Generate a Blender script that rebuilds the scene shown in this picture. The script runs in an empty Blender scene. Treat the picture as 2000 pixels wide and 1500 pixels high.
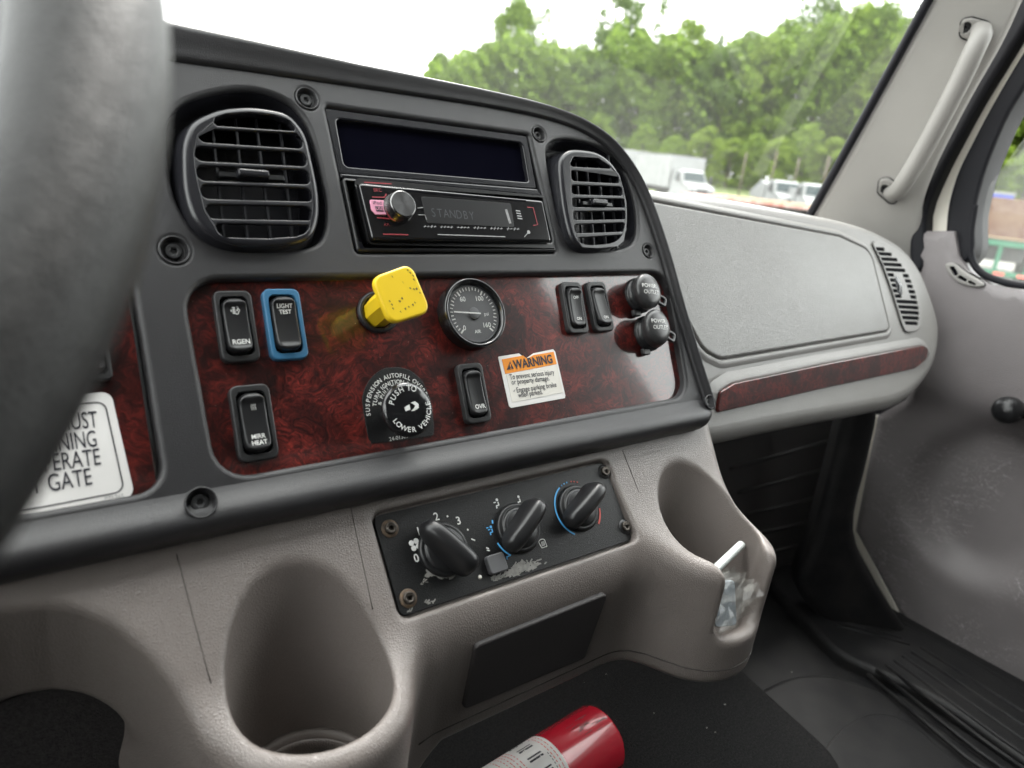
import bpy, bmesh, math, random
import numpy as np
from mathutils import Vector, Matrix
from mathutils.geometry import tessellate_polygon
random.seed(7); RNG = np.random.default_rng(7)
C = bpy.context.scene.collection
scene = bpy.context.scene
R = math.radians

# ------------------------------------------------------------------ camera
# The cab is built in metres about the photographer's eye: X to the passenger side, Y forward, Z up.
CAM = np.array([[0.7958262, -0.1032664, 0.5966546], [-0.5959199, -0.3083766, 0.7414738], [0.1074250, -0.9456426, -0.3069527]])
FPX = 1387.0
cam = bpy.data.cameras.new('camera'); cam_o = bpy.data.objects.new('camera', cam); C.objects.link(cam_o)
r_, d_, f_ = CAM[:, 0], CAM[:, 1], CAM[:, 2]
cam_o.matrix_world = Matrix(((r_[0], -d_[0], -f_[0], 0), (r_[1], -d_[1], -f_[1], 0), (r_[2], -d_[2], -f_[2], 0), (0, 0, 0, 1)))
cam.sensor_width = 36; cam.lens = FPX / 2000 * 36; cam.clip_start = 0.01; cam.clip_end = 2000
cam.dof.use_dof = True; cam.dof.focus_distance = 0.62; cam.dof.aperture_fstop = 6.0
scene.camera = cam_o
GROUND = -2.4

# ------------------------------------------------------------------ world, sun, exposure
world = bpy.data.worlds.new('World'); scene.world = world; world.use_nodes = True
wn, wl = world.node_tree.nodes, world.node_tree.links
bg = wn['Background']; bg.inputs['Strength'].default_value = 0.1
sky = wn.new('ShaderNodeTexSky'); sky.sky_type = 'NISHITA'; sky.sun_disc = False
SUN_EL, SUN_AZ = 48, 35           # azimuth: degrees clockwise from +Y
sky.sun_elevation = R(SUN_EL); sky.sun_rotation = R(SUN_AZ); sky.air_density = 1.0; sky.dust_density = 2.0
tc = wn.new('ShaderNodeTexCoord'); mp = wn.new('ShaderNodeMapping'); mp.inputs['Scale'].default_value = (1, 1, 3.5)
nz = wn.new('ShaderNodeTexNoise'); nz.inputs['Scale'].default_value = 3.2; nz.inputs['Detail'].default_value = 6; nz.inputs['Roughness'].default_value = 0.55
cr = wn.new('ShaderNodeValToRGB'); cr.color_ramp.elements[0].position = 0.30; cr.color_ramp.elements[1].position = 0.66
cr.color_ramp.elements[0].color = (8.6, 9.1, 8.9, 1); cr.color_ramp.elements[1].color = (13.5, 13.7, 13.2, 1)
mx = wn.new('ShaderNodeMix'); mx.data_type = 'RGBA'; mx.inputs[0].default_value = 0.9
wl.new(tc.outputs['Generated'], mp.inputs['Vector']); wl.new(mp.outputs['Vector'], nz.inputs['Vector']); wl.new(nz.outputs['Fac'], cr.inputs['Fac'])
wl.new(sky.outputs['Color'], mx.inputs[6]); wl.new(cr.outputs['Color'], mx.inputs[7]); wl.new(mx.outputs[2], bg.inputs['Color'])
sun = bpy.data.lights.new('sun', 'SUN'); sun.energy = 1.4; sun.angle = R(25); sun.color = (1, 0.97, 0.92)
sun_o = bpy.data.objects.new('sun', sun); C.objects.link(sun_o)
sd = Vector((math.sin(R(SUN_AZ)) * math.cos(R(SUN_EL)), math.cos(R(SUN_AZ)) * math.cos(R(SUN_EL)), math.sin(R(SUN_EL))))
sun_o.rotation_euler = sd.to_track_quat('Z', 'Y').to_euler(); sun_o.location = (0, 0, 30)
vs = scene.view_settings; vs.view_transform = 'Standard'; vs.look = 'None'; vs.gamma = 1; vs.use_curve_mapping = False; vs.exposure = 2.45
scene.render.engine = 'CYCLES'
cy = scene.cycles; cy.max_bounces = 8; cy.diffuse_bounces = 4; cy.glossy_bounces = 3; cy.transmission_bounces = 4; cy.transparent_max_bounces = 10; cy.use_denoising = True; cy.use_adaptive_sampling = True; cy.adaptive_threshold = 0.02; cy.sample_clamp_indirect = 8

# ------------------------------------------------------------------ helpers: frames
def ray(px, py): return CAM @ np.array([px - 1000.0, py - 750.0, FPX])
def unit(v): v = np.array(v, float); return v / np.linalg.norm(v)
class Frame:
    def __init__(s, o, u, v):
        s.o = np.array(o, float); s.u = unit(u); s.v = unit(np.array(v, float) - s.u * np.dot(v, s.u)); s.n = np.cross(s.u, s.v)
    def P(s, px, py, c=0.0):                   # where a line of sight meets the plane c in front of this frame
        r = ray(px, py); t = (s.o @ s.n + c) / (r @ s.n); q = r * t - s.o
        return (q @ s.u, q @ s.v)
    def L(s, pts, c=0.0): return [s.P(x, y, c) for x, y in pts]
    def W(s, a, b, c=0.0): return s.o + a * s.u + b * s.v + c * s.n
    def mat(s, a=0, b=0, c=0):
        o = s.W(a, b, c)
        return Matrix([[s.u[i], s.v[i], s.n[i], o[i]] for i in range(3)] + [[0, 0, 0, 1]])
WF = Frame((0, 0, 0), (1, 0, 0), (0, 1, 0))
NB = np.array([0, -0.87433, 0.48533]); KB = 0.4751
BF = Frame(-KB * NB, (1, 0, 0), (0, 0.48533, 0.87433))          # centre panel face
NH = np.array([0, -0.739576, 0.673073]); KH = 0.476424
HF = Frame(-KH * NH, (1, 0, 0), (0, 0.673073, 0.739576))        # console face with the heater controls
GF = Frame(-(KB + 0.035) * NB, (1, 0, 0), (0, 0.48533, 0.87433))  # passenger side dash face
DF = Frame((1.36, 0, 0), (0, -1, 0), (0, 0, 1))                 # inner face of the passenger door

# ------------------------------------------------------------------ helpers: materials
MATS = {}
def mat(name, col, rough=0.5, metal=0.0, spec=0.5, coat=0.0, coat_rough=0.05, grain=None, var=None, vscale=30, fine=None):
    """grain=(kind, cells per metre, depth in m); var = second colour mixed in by noise of vscale; fine = second noise bump"""
    m = bpy.data.materials.new(name); m.use_nodes = True; N, Lk = m.node_tree.nodes, m.node_tree.links
    b = N['Principled BSDF']; b.inputs['Base Color'].default_value = (*col, 1); b.inputs['Roughness'].default_value = rough
    b.inputs['Metallic'].default_value = metal; b.inputs['Specular IOR Level'].default_value = spec
    b.inputs['Coat Weight'].default_value = coat; b.inputs['Coat IOR'].default_value = 1.6; b.inputs['Coat Roughness'].default_value = coat_rough
    t = N.new('ShaderNodeTexCoord')
    if var is not None:
        n = N.new('ShaderNodeTexNoise'); n.inputs['Scale'].default_value = vscale; n.inputs['Detail'].default_value = 5; Lk.new(t.outputs['Object'], n.inputs['Vector'])
        k = N.new('ShaderNodeValToRGB'); k.color_ramp.elements[0].position = 0.35; k.color_ramp.elements[1].position = 0.68
        k.color_ramp.elements[0].color = (*col, 1); k.color_ramp.elements[1].color = (*var, 1)
        Lk.new(n.outputs['Fac'], k.inputs['Fac']); Lk.new(k.outputs['Color'], b.inputs['Base Color'])
        q = N.new('ShaderNodeMapRange'); q.inputs['To Min'].default_value = rough - 0.05; q.inputs['To Max'].default_value = rough + 0.06
        Lk.new(n.outputs['Fac'], q.inputs['Value']); Lk.new(q.outputs['Result'], b.inputs['Roughness'])
    if grain:
        kind, sc, dep = grain
        bp = N.new('ShaderNodeBump'); bp.inputs['Strength'].default_value = 1.0; bp.inputs['Distance'].default_value = dep
        if kind == 'leather':
            g = N.new('ShaderNodeTexVoronoi'); g.feature = 'DISTANCE_TO_EDGE'; g.inputs['Scale'].default_value = sc
            n2 = N.new('ShaderNodeTexNoise'); n2.inputs['Scale'].default_value = sc * 0.6; Lk.new(t.outputs['Object'], n2.inputs['Vector'])
            ad = N.new('ShaderNodeVectorMath'); ad.operation = 'MULTIPLY_ADD'; ad.inputs[1].default_value = (0.9 / sc,) * 3
            Lk.new(n2.outputs['Color'], ad.inputs[0]); Lk.new(t.outputs['Object'], ad.inputs[2]); Lk.new(ad.outputs['Vector'], g.inputs['Vector'])
            mm = N.new('ShaderNodeMath'); mm.operation = 'MINIMUM'; mm.inputs[1].default_value = 0.3
            Lk.new(g.outputs['Distance'], mm.inputs[0]); Lk.new(mm.outputs[0], bp.inputs['Height'])
        else:
            g = N.new('ShaderNodeTexNoise'); g.inputs['Scale'].default_value = sc; g.inputs['Detail'].default_value = 3
            Lk.new(t.outputs['Object'], g.inputs['Vector']); Lk.new(g.outputs['Fac'], bp.inputs['Height'])
        Lk.new(bp.outputs['Normal'], b.inputs['Normal'])
    MATS[name] = m; return m
def nodes(m): return m.node_tree.nodes, m.node_tree.links, m.node_tree.nodes['Principled BSDF']

mat('charcoal', (0.0265, 0.0255, 0.0268), 0.36, grain=('noise', 1600, 0.00030), var=(0.029, 0.0285, 0.031), vscale=9)
mat('charcoal_satin', (0.015, 0.015, 0.018), 0.25, spec=0.55, grain=('noise', 1500, 0.00005))
mat('taupe', (0.195, 0.170, 0.157), 0.33, spec=0.6, grain=('leather', 560, 0.00055), var=(0.172, 0.150, 0.139), vscale=9)
mat('taupe_smooth', (0.175, 0.152, 0.138), 0.5, grain=('noise', 700, 0.0003))
mat('cover_brown', (0.036, 0.032, 0.032), 0.5, grain=('noise', 1200, 0.0002))
mat('dash_grey', (0.232, 0.226, 0.218), 0.38, grain=('leather', 600, 0.0005), var=(0.215, 0.207, 0.196), vscale=5)
mat('glove_grey', (0.228, 0.225, 0.218), 0.33, grain=('leather', 600, 0.0007), var=(0.205, 0.200, 0.192), vscale=6)
mat('pillar_grey', (0.44, 0.425, 0.40), 0.55, grain=('noise', 900, 0.0005), var=(0.37, 0.355, 0.335), vscale=4)
mat('handle_grey', (0.27, 0.26, 0.245), 0.45, grain=('noise', 900, 0.0002))
mat('door_trim', (0.215, 0.196, 0.198), 0.40, grain=('noise', 600, 0.0006), var=(0.185, 0.168, 0.170), vscale=8)
mat('rubber', (0.007, 0.007, 0.010), 0.6, spec=0.25, grain=('noise', 700, 0.0002))
mat('mat_rubber', (0.0085, 0.0085, 0.0095), 0.46, spec=0.25, grain=('noise', 500, 0.0005), var=(0.018, 0.0175, 0.0175), vscale=25)
mat('carpet', (0.020, 0.020, 0.021), 0.95, spec=0.08, grain=('noise', 900, 0.004), var=(0.042, 0.041, 0.041), vscale=420)
mat('black_gloss', (0.010, 0.010, 0.011), 0.16, coat=0.4, coat_rough=0.08)
mat('black_satin', (0.014, 0.014, 0.015), 0.32, grain=('noise', 1200, 0.00006))
mat('black_matte', (0.0075, 0.0075, 0.008), 0.36, spec=0.35, grain=('noise', 1500, 0.0003))
mat('cavity', (0.0022, 0.0022, 0.0038), 0.8, spec=0.08, var=(0.003, 0.003, 0.0048))
mat('switch_frame', (0.022, 0.022, 0.023), 0.42, grain=('noise', 1500, 0.0001))
mat('switch_blue', (0.040, 0.155, 0.285), 0.42, var=(0.036, 0.140, 0.262))
mat('yellow', (0.80, 0.55, 0.018), 0.38, var=(0.76, 0.51, 0.016), vscale=20)
mat('sticker_white', (0.82, 0.80, 0.78), 0.38, var=(0.74, 0.72, 0.70), vscale=18)
mat('sticker_cream', (0.78, 0.75, 0.69), 0.45, var=(0.72, 0.69, 0.63), vscale=40)
mat('orange', (0.86, 0.30, 0.018), 0.42, var=(0.82, 0.27, 0.016), vscale=40)
mat('ink', (0.018, 0.018, 0.030), 0.5, var=(0.024, 0.024, 0.034))
mat('white_print', (0.72, 0.72, 0.70), 0.5, var=(0.60, 0.60, 0.58), vscale=300)
mat('grey_print', (0.34, 0.34, 0.34), 0.5, var=(0.22, 0.22, 0.22), vscale=300)
mat('dim_print', (0.085, 0.088, 0.095), 0.4, var=(0.07, 0.07, 0.08))
mat('blue_print', (0.10, 0.42, 0.80), 0.5, var=(0.09, 0.38, 0.74))
mat('red_print', (0.72, 0.10, 0.08), 0.5, var=(0.66, 0.09, 0.07))
mat('red_dim', (0.34, 0.045, 0.055), 0.4, var=(0.28, 0.035, 0.045))
mat('pink_print', (0.80, 0.36, 0.50), 0.4, var=(0.74, 0.32, 0.46))
mat('worn_grey', (0.26, 0.25, 0.235), 0.6, var=(0.16, 0.155, 0.145), vscale=260)
mat('steel_dark', (0.10, 0.09, 0.08), 0.35, metal=0.85, var=(0.055, 0.045, 0.038), vscale=350)
mat('screw_black', (0.035, 0.035, 0.037), 0.32, metal=0.3, var=(0.045, 0.045, 0.046), vscale=200)
mat('rust_ring', (0.13, 0.085, 0.05), 0.7, var=(0.06, 0.045, 0.035), vscale=300)
mat('alu', (0.20, 0.20, 0.20), 0.22, metal=1.0, var=(0.17, 0.17, 0.17), vscale=200)
mat('button_grey', (0.10, 0.10, 0.105), 0.5, var=(0.085, 0.085, 0.09))
mat('white_paint', (0.72, 0.68, 0.60), 0.35, var=(0.66, 0.62, 0.55), vscale=12)
mat('rear_fabric', (0.030, 0.029, 0.029), 0.9, grain=('noise', 500, 0.001))
mat('headliner', (0.13, 0.125, 0.12), 0.9, grain=('noise', 500, 0.001))
mat('wheel_leather', (0.021, 0.021, 0.021), 0.48, spec=0.28, grain=('leather', 500, 0.0005), var=(0.016, 0.016, 0.016), vscale=70)
mat('extinguisher_red', (0.52, 0.012, 0.030), 0.25, coat=0.5, var=(0.47, 0.010, 0.026), vscale=20)
mat('plastic_white', (0.62, 0.66, 0.64), 0.4, var=(0.56, 0.60, 0.58))
mat('speaker_cloth', (0.022, 0.020, 0.021), 0.9, grain=('noise', 900, 0.002), var=(0.05, 0.046, 0.046), vscale=500)
mat('kick_black', (0.038, 0.037, 0.038), 0.45, grain=('noise', 500, 0.0006), var=(0.048, 0.046, 0.046), vscale=14)
mat('seam', (0.062, 0.054, 0.050), 0.7, var=(0.05, 0.044, 0.04))
mat('parting', (0.105, 0.090, 0.083), 0.7, var=(0.08, 0.07, 0.064), vscale=90)
mat('scuff', (0.26, 0.24, 0.235), 0.7, var=(0.20, 0.185, 0.18), vscale=200)

def burl():
    m = mat('burl', (0.06, 0.012, 0.01), 0.34, coat=0.9, coat_rough=0.07); N, Lk, b = nodes(m)
    t = N.new('ShaderNodeTexCoord')
    n0 = N.new('ShaderNodeTexNoise'); n0.inputs['Scale'].default_value = 26; n0.inputs['Detail'].default_value = 3; Lk.new(t.outputs['Object'], n0.inputs['Vector'])
    ad = N.new('ShaderNodeVectorMath'); ad.operation = 'MULTIPLY_ADD'; ad.inputs[1].default_value = (0.05, 0.05, 0.05)
    Lk.new(n0.outputs['Color'], ad.inputs[0]); Lk.new(t.outputs['Object'], ad.inputs[2])
    n1 = N.new('ShaderNodeTexNoise'); n1.inputs['Scale'].default_value = 82; n1.inputs['Detail'].default_value = 10; n1.inputs['Roughness'].default_value = 0.76; n1.inputs['Distortion'].default_value = 2.3
    Lk.new(ad.outputs['Vector'], n1.inputs['Vector'])
    k = N.new('ShaderNodeValToRGB'); e = k.color_ramp.elements; e[0].position = 0.30; e[0].color = (0.008, 0.0016, 0.0018, 1); e[1].position = 0.74; e[1].color = (0.30, 0.040, 0.026, 1)
    x = e.new(0.44); x.color = (0.034, 0.0050, 0.0046, 1); x = e.new(0.56); x.color = (0.115, 0.0145, 0.011, 1)
    Lk.new(n1.outputs['Fac'], k.inputs['Fac'])
    n2 = N.new('ShaderNodeTexNoise'); n2.inputs['Scale'].default_value = 17; n2.inputs['Detail'].default_value = 4; n2.inputs['Distortion'].default_value = 1.5; Lk.new(t.outputs['Object'], n2.inputs['Vector'])
    k2 = N.new('ShaderNodeValToRGB'); k2.color_ramp.elements[0].position = 0.38; k2.color_ramp.elements[0].color = (0.28, 0.26, 0.28, 1); k2.color_ramp.elements[1].position = 0.62; k2.color_ramp.elements[1].color = (1.25, 1.2, 1.2, 1)
    Lk.new(n2.outputs['Fac'], k2.inputs['Fac'])
    mu = N.new('ShaderNodeMix'); mu.data_type = 'RGBA'; mu.blend_type = 'MULTIPLY'; mu.inputs[0].default_value = 1
    Lk.new(k.outputs['Color'], mu.inputs[6]); Lk.new(k2.outputs['Color'], mu.inputs[7])
    # dust specks on the lacquer
    v = N.new('ShaderNodeTexVoronoi'); v.inputs['Scale'].default_value = 260; Lk.new(t.outputs['Object'], v.inputs['Vector'])
    lt = N.new('ShaderNodeMath'); lt.operation = 'LESS_THAN'; lt.inputs[1].default_value = 0.10; Lk.new(v.outputs['Distance'], lt.inputs[0])
    n3 = N.new('ShaderNodeTexNoise'); n3.inputs['Scale'].default_value = 120; Lk.new(t.outputs['Object'], n3.inputs['Vector'])
    gt = N.new('ShaderNodeMath'); gt.operation = 'GREATER_THAN'; gt.inputs[1].default_value = 0.60; Lk.new(n3.outputs['Fac'], gt.inputs[0])
    sp = N.new('ShaderNodeMath'); sp.operation = 'MULTIPLY'; Lk.new(lt.outputs[0], sp.inputs[0]); Lk.new(gt.outputs[0], sp.inputs[1])
    dm = N.new('ShaderNodeMix'); dm.data_type = 'RGBA'; dm.inputs[7].default_value = (0.30, 0.22, 0.20, 1)
    s5 = N.new('ShaderNodeMath'); s5.operation = 'MULTIPLY'; s5.inputs[1].default_value = 0.5; Lk.new(sp.outputs[0], s5.inputs[0])
    Lk.new(s5.outputs[0], dm.inputs[0]); Lk.new(mu.outputs[2], dm.inputs[6]); Lk.new(dm.outputs[2], b.inputs['Base Color'])
    bp = N.new('ShaderNodeBump'); bp.inputs['Distance'].default_value = 0.0006; bp.inputs['Strength'].default_value = 0.02
    n4 = N.new('ShaderNodeTexNoise'); n4.inputs['Scale'].default_value = 240; Lk.new(t.outputs['Object'], n4.inputs['Vector']); Lk.new(n4.outputs['Fac'], bp.inputs['Height'])
    Lk.new(bp.outputs['Normal'], b.inputs['Coat Normal'])
burl()
def scuffed_door():
    N, Lk, b = nodes(MATS['door_trim']); t = N.new('ShaderNodeTexCoord')
    src = b.inputs['Base Color'].links[0].from_socket
    acc = None
    for sc, dist, thr in ((9, 2.6, 0.0045), (17, 2.8, 0.006), (5, 4.5, 0.003)):
        n = N.new('ShaderNodeTexNoise'); n.inputs['Scale'].default_value = sc; n.inputs['Distortion'].default_value = dist; n.inputs['Detail'].default_value = 2
        mpp = N.new('ShaderNodeMapping'); mpp.inputs['Rotation'].default_value = (0, 0, 0.6 + sc * 0.1); mpp.inputs['Scale'].default_value = (1.0, 2.2, 1); Lk.new(t.outputs['Object'], mpp.inputs['Vector']); Lk.new(mpp.outputs['Vector'], n.inputs['Vector'])
        s = N.new('ShaderNodeMath'); s.operation = 'SUBTRACT'; s.inputs[1].default_value = 0.5; Lk.new(n.outputs['Fac'], s.inputs[0])
        a = N.new('ShaderNodeMath'); a.operation = 'ABSOLUTE'; Lk.new(s.outputs[0], a.inputs[0])
        r = N.new('ShaderNodeMapRange'); r.inputs['From Min'].default_value = thr; r.inputs['From Max'].default_value = 0; Lk.new(a.outputs[0], r.inputs['Value'])
        if acc is None: acc = r.outputs['Result']
        else:
            q = N.new('ShaderNodeMath'); q.operation = 'MAXIMUM'; Lk.new(acc, q.inputs[0]); Lk.new(r.outputs['Result'], q.inputs[1]); acc = q.outputs[0]
    n = N.new('ShaderNodeTexNoise'); n.inputs['Scale'].default_value = 7; n.inputs['Detail'].default_value = 4; Lk.new(t.outputs['Object'], n.inputs['Vector'])
    g = N.new('ShaderNodeMapRange'); g.inputs['From Min'].default_value = 0.42; g.inputs['From Max'].default_value = 0.56; g.inputs['To Max'].default_value = 0.9; Lk.new(n.outputs['Fac'], g.inputs['Value'])
    sx = N.new('ShaderNodeSeparateXYZ'); Lk.new(t.outputs['Object'], sx.inputs[0])
    h = N.new('ShaderNodeMapRange'); h.inputs['From Min'].default_value = 0.02; h.inputs['From Max'].default_value = -0.14; Lk.new(sx.outputs['Y'], h.inputs['Value'])
    m1 = N.new('ShaderNodeMath'); m1.operation = 'MULTIPLY'; Lk.new(acc, m1.inputs[0]); Lk.new(g.outputs['Result'], m1.inputs[1])
    m2 = N.new('ShaderNodeMath'); m2.operation = 'MULTIPLY'; Lk.new(m1.outputs[0], m2.inputs[0]); Lk.new(h.outputs['Result'], m2.inputs[1])
    c = N.new('ShaderNodeMix'); c.data_type = 'RGBA'; c.inputs[7].default_value = (0.62, 0.58, 0.58, 1)
    Lk.new(m2.outputs[0], c.inputs[0]); Lk.new(src, c.inputs[6]); Lk.new(c.outputs[2], b.inputs['Base Color'])
scuffed_door()
def glass(name, dirt=0.06, tint=(1, 1, 1)):
    m = bpy.data.materials.new(name); m.use_nodes = True; N, Lk = m.node_tree.nodes, m.node_tree.links
    N.remove(N['Principled BSDF']); out = N['Material Output']
    tr = N.new('ShaderNodeBsdfTransparent'); tr.inputs['Color'].default_value = (*tint, 1)
    gl = N.new('ShaderNodeBsdfGlossy'); gl.inputs['Roughness'].default_value = 0.02
    di = N.new('ShaderNodeBsdfTranslucent'); di.inputs['Color'].default_value = (0.85, 0.87, 0.83, 1)
    fr = N.new('ShaderNodeFresnel'); ge = N.new('ShaderNodeNewGeometry'); io = N.new('ShaderNodeMapRange'); io.inputs['To Min'].default_value = 1.45; io.inputs['To Max'].default_value = 1 / 1.45; Lk.new(ge.outputs['Backfacing'], io.inputs['Value']); Lk.new(io.outputs['Result'], fr.inputs['IOR'])
    t = N.new('ShaderNodeTexCoord'); n = N.new('ShaderNodeTexNoise'); n.inputs['Scale'].default_value = 5; n.inputs['Detail'].default_value = 4; Lk.new(t.outputs['Object'], n.inputs['Vector'])
    rg = N.new('ShaderNodeMapRange'); rg.inputs['From Min'].default_value = 0.3; rg.inputs['From Max'].default_value = 0.7; rg.inputs['To Min'].default_value = dirt * 0.7; rg.inputs['To Max'].default_value = dirt * 1.3
    Lk.new(n.outputs['Fac'], rg.inputs['Value'])
    a = N.new('ShaderNodeMixShader'); b = N.new('ShaderNodeMixShader')
    Lk.new(rg.outputs['Result'], a.inputs[0]); Lk.new(tr.outputs[0], a.inputs[1]); Lk.new(di.outputs[0], a.inputs[2])
    Lk.new(fr.outputs[0], b.inputs[0]); Lk.new(a.outputs[0], b.inputs[1]); Lk.new(gl.outputs[0], b.inputs[2]); Lk.new(b.outputs[0], out.inputs['Surface'])
    MATS[name] = m
glass('windshield_glass', 0.016); glass('door_glass', 0.06); glass('gauge_glass', 0.01); glass('clear_film', 0.17)

# ------------------------------------------------------------------ helpers: meshes
class MB:
    """verts/faces collector; smooth flag per face"""
    def __init__(s): s.v = []; s.f = []; s.s = []
    def add(s, v, f, smooth=True):
        o = len(s.v); s.v += [tuple(map(float, p)) for p in v]; s.f += [tuple(i + o for i in q) for q in f]
        s.s += (smooth if isinstance(smooth, list) else [smooth] * len(f)); return s
    def xf(s, fn): s.v = [tuple(map(float, fn(*p))) for p in s.v]; return s
def link(name, mb, m, parent=None, anchor=(0, 0, 0)):
    me = bpy.data.meshes.new(name)
    ax = np.array(anchor)
    me.from_pydata([tuple(np.array(p) - ax) for p in mb.v], [], mb.f)
    me.polygons.foreach_set('use_smooth', mb.s); me.materials.append(MATS[m]); me.update()
    o = bpy.data.objects.new(name, me); C.objects.link(o)
    if parent: o.parent = parent
    return o
def setp(o, label=None, cat=None, group=None, kind=None):
    for k, v in (('label', label), ('category', cat), ('group', group), ('kind', kind)):
        if v: o[k] = v
    return o
class Thing:
    def __init__(s, name, label, cat, fr=WF, at=(0, 0, 0), group=None, kind=None):
        s.e = bpy.data.objects.new(name, None); C.objects.link(s.e); s.e.empty_display_size = 0.02
        s.e.matrix_world = fr.mat(*at); s.at = at; s.fr = fr; setp(s.e, label, cat, group, kind)
    def part(s, name, mb, m, parent=None, label=None):
        o = link(name, mb, m, parent or s.e, s.at)
        if label: o['label'] = label
        return o
def solo(name, mb, m, label, cat, fr=WF, at=(0, 0, 0), group=None, kind=None):
    o = link(name, mb, m, None, at); o.matrix_world = fr.mat(*at); setp(o, label, cat, group, kind); return o

def area(p): return 0.5 * sum(p[i][0] * p[(i + 1) % len(p)][1] - p[(i + 1) % len(p)][0] * p[i][1] for i in range(len(p)))
def ccw(p): return list(p) if area(p) > 0 else list(p)[::-1]
def rpoly(pts, r, seg=6):
    """polygon with rounded corners"""
    pts = [np.array(p, float) for p in ccw(pts)]; n = len(pts); out = []
    rs = [r] * n if not isinstance(r, (list, tuple)) else list(r)
    for i in range(n):
        p, a, b = pts[i], pts[i - 1], pts[(i + 1) % n]
        d0, d1 = a - p, b - p; l0, l1 = np.linalg.norm(d0), np.linalg.norm(d1); d0 /= l0; d1 /= l1
        ang = math.acos(max(-1, min(1, d0 @ d1)))
        if ang > 3.1 or rs[i] <= 0: out.append(tuple(p)); continue
        t = min(rs[i] / math.tan(ang / 2), 0.499 * min(l0, l1)); rr = t * math.tan(ang / 2)
        ce = p + (d0 + d1) / np.linalg.norm(d0 + d1) * (rr / math.sin(ang / 2))
        s0, s1 = p + d0 * t - ce, p + d1 * t - ce
        a0, a1 = math.atan2(s0[1], s0[0]), math.atan2(s1[1], s1[0]); da = (a1 - a0 + math.pi) % (2 * math.pi) - math.pi
        for k in range(seg + 1):
            q = a0 + da * k / seg; out.append((ce[0] + rr * math.cos(q), ce[1] + rr * math.sin(q)))
    return out
def rrect(cx, cy, w, h, r, seg=6, rot=0):
    c, s = math.cos(rot), math.sin(rot)
    return [(cx + x * c - y * s, cy + x * s + y * c) for x, y in rpoly([(-w / 2, -h / 2), (w / 2, -h / 2), (w / 2, h / 2), (-w / 2, h / 2)], r, seg)]
def circle(cx, cy, r, n=32, ph=0): return [(cx + r * math.cos(ph + 2 * math.pi * i / n), cy + r * math.sin(ph + 2 * math.pi * i / n)) for i in range(n)]
def crom(pts, n=6, closed=True):
    P = [np.array(p, float) for p in pts]; m = len(P); out = []
    for i in range(m if closed else m - 1):
        if closed: p0, p1, p2, p3 = P[i - 1], P[i], P[(i + 1) % m], P[(i + 2) % m]
        else: p0, p1, p2, p3 = P[max(i - 1, 0)], P[i], P[i + 1], P[min(i + 2, m - 1)]
        for k in range(n):
            t = k / n; out.append(tuple(0.5 * ((2 * p1) + (-p0 + p2) * t + (2 * p0 - 5 * p1 + 4 * p2 - p3) * t * t + (-p0 + 3 * p1 - 3 * p2 + p3) * t ** 3)))
    if not closed: out.append(tuple(P[-1]))
    return out
def offs(loop, d):
    """move a loop to its left by d (left of a CCW loop is its inside)"""
    P = np.array(loop); e = np.roll(P, -1, 0) - P; e /= np.maximum(np.linalg.norm(e, axis=1), 1e-9)[:, None]
    nl = np.c_[-e[:, 1], e[:, 0]]; a = nl + np.roll(nl, 1, 0); q = (a * a).sum(1); a = a * (2 / np.maximum(q, 0.8))[:, None]
    return P + a * d
def plate(outer, holes=(), c0=-0.003, c1=0.0, bev=0.001, seg=3, back=False, mb=None, hole_bev=None, flat=True):
    mb = mb or MB(); loops = [ccw(outer)] + [ccw(h)[::-1] for h in holes]; caps = []
    for li, lp in enumerate(loops):
        bv = bev if (li == 0 or hole_bev is None) else hole_bev
        rings = [(0, c0)] + [(bv * (1 - math.cos(math.pi / 2 * k / seg)), c1 - bv + bv * math.sin(math.pi / 2 * k / seg)) for k in range(seg + 1)] if bv > 0 else [(0, c0), (0, c1)]
        v = []; n = len(lp)
        for d, z in rings:
            q = offs(lp, d) if d > 0 else np.array(lp)
            v += [(x, y, z) for x, y in q]
        f = [(k * n + i, k * n + (i + 1) % n, (k + 1) * n + (i + 1) % n, (k + 1) * n + i) for k in range(len(rings) - 1) for i in range(n)]
        mb.add(v, f, bv > 0); caps.append([Vector((x, y, 0)) for x, y, z in v[-n:]])
    tri = tessellate_polygon(caps); flat_v = [p for c in caps for p in c]
    ok = []
    for t in tri:
        a, b, c_ = (flat_v[i] for i in t)
        ok.append(t if (b - a).cross(c_ - a).z > 0 else t[::-1])
    mb.add([(p.x, p.y, c1) for p in flat_v], ok, False)
    if back:
        tri = tessellate_polygon([[Vector((x, y, 0)) for x, y in lp] for lp in loops]); fv = [p for lp in loops for p in lp]
        mb.add([(x, y, c0) for x, y in fv], tri, False)
    return mb
def lathe(prof, cx=0, cy=0, n=32, mb=None, smooth=True, ph=0):
    mb = mb or MB(); v = []; f = []
    for r, z in prof: v += [(cx + r * math.cos(ph + 2 * math.pi * i / n), cy + r * math.sin(ph + 2 * math.pi * i / n), z) for i in range(n)]
    for k in range(len(prof) - 1):
        f += [(k * n + i, k * n + (i + 1) % n, (k + 1) * n + (i + 1) % n, (k + 1) * n + i) for i in range(n)]
    return mb.add(v, f, smooth)
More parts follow.
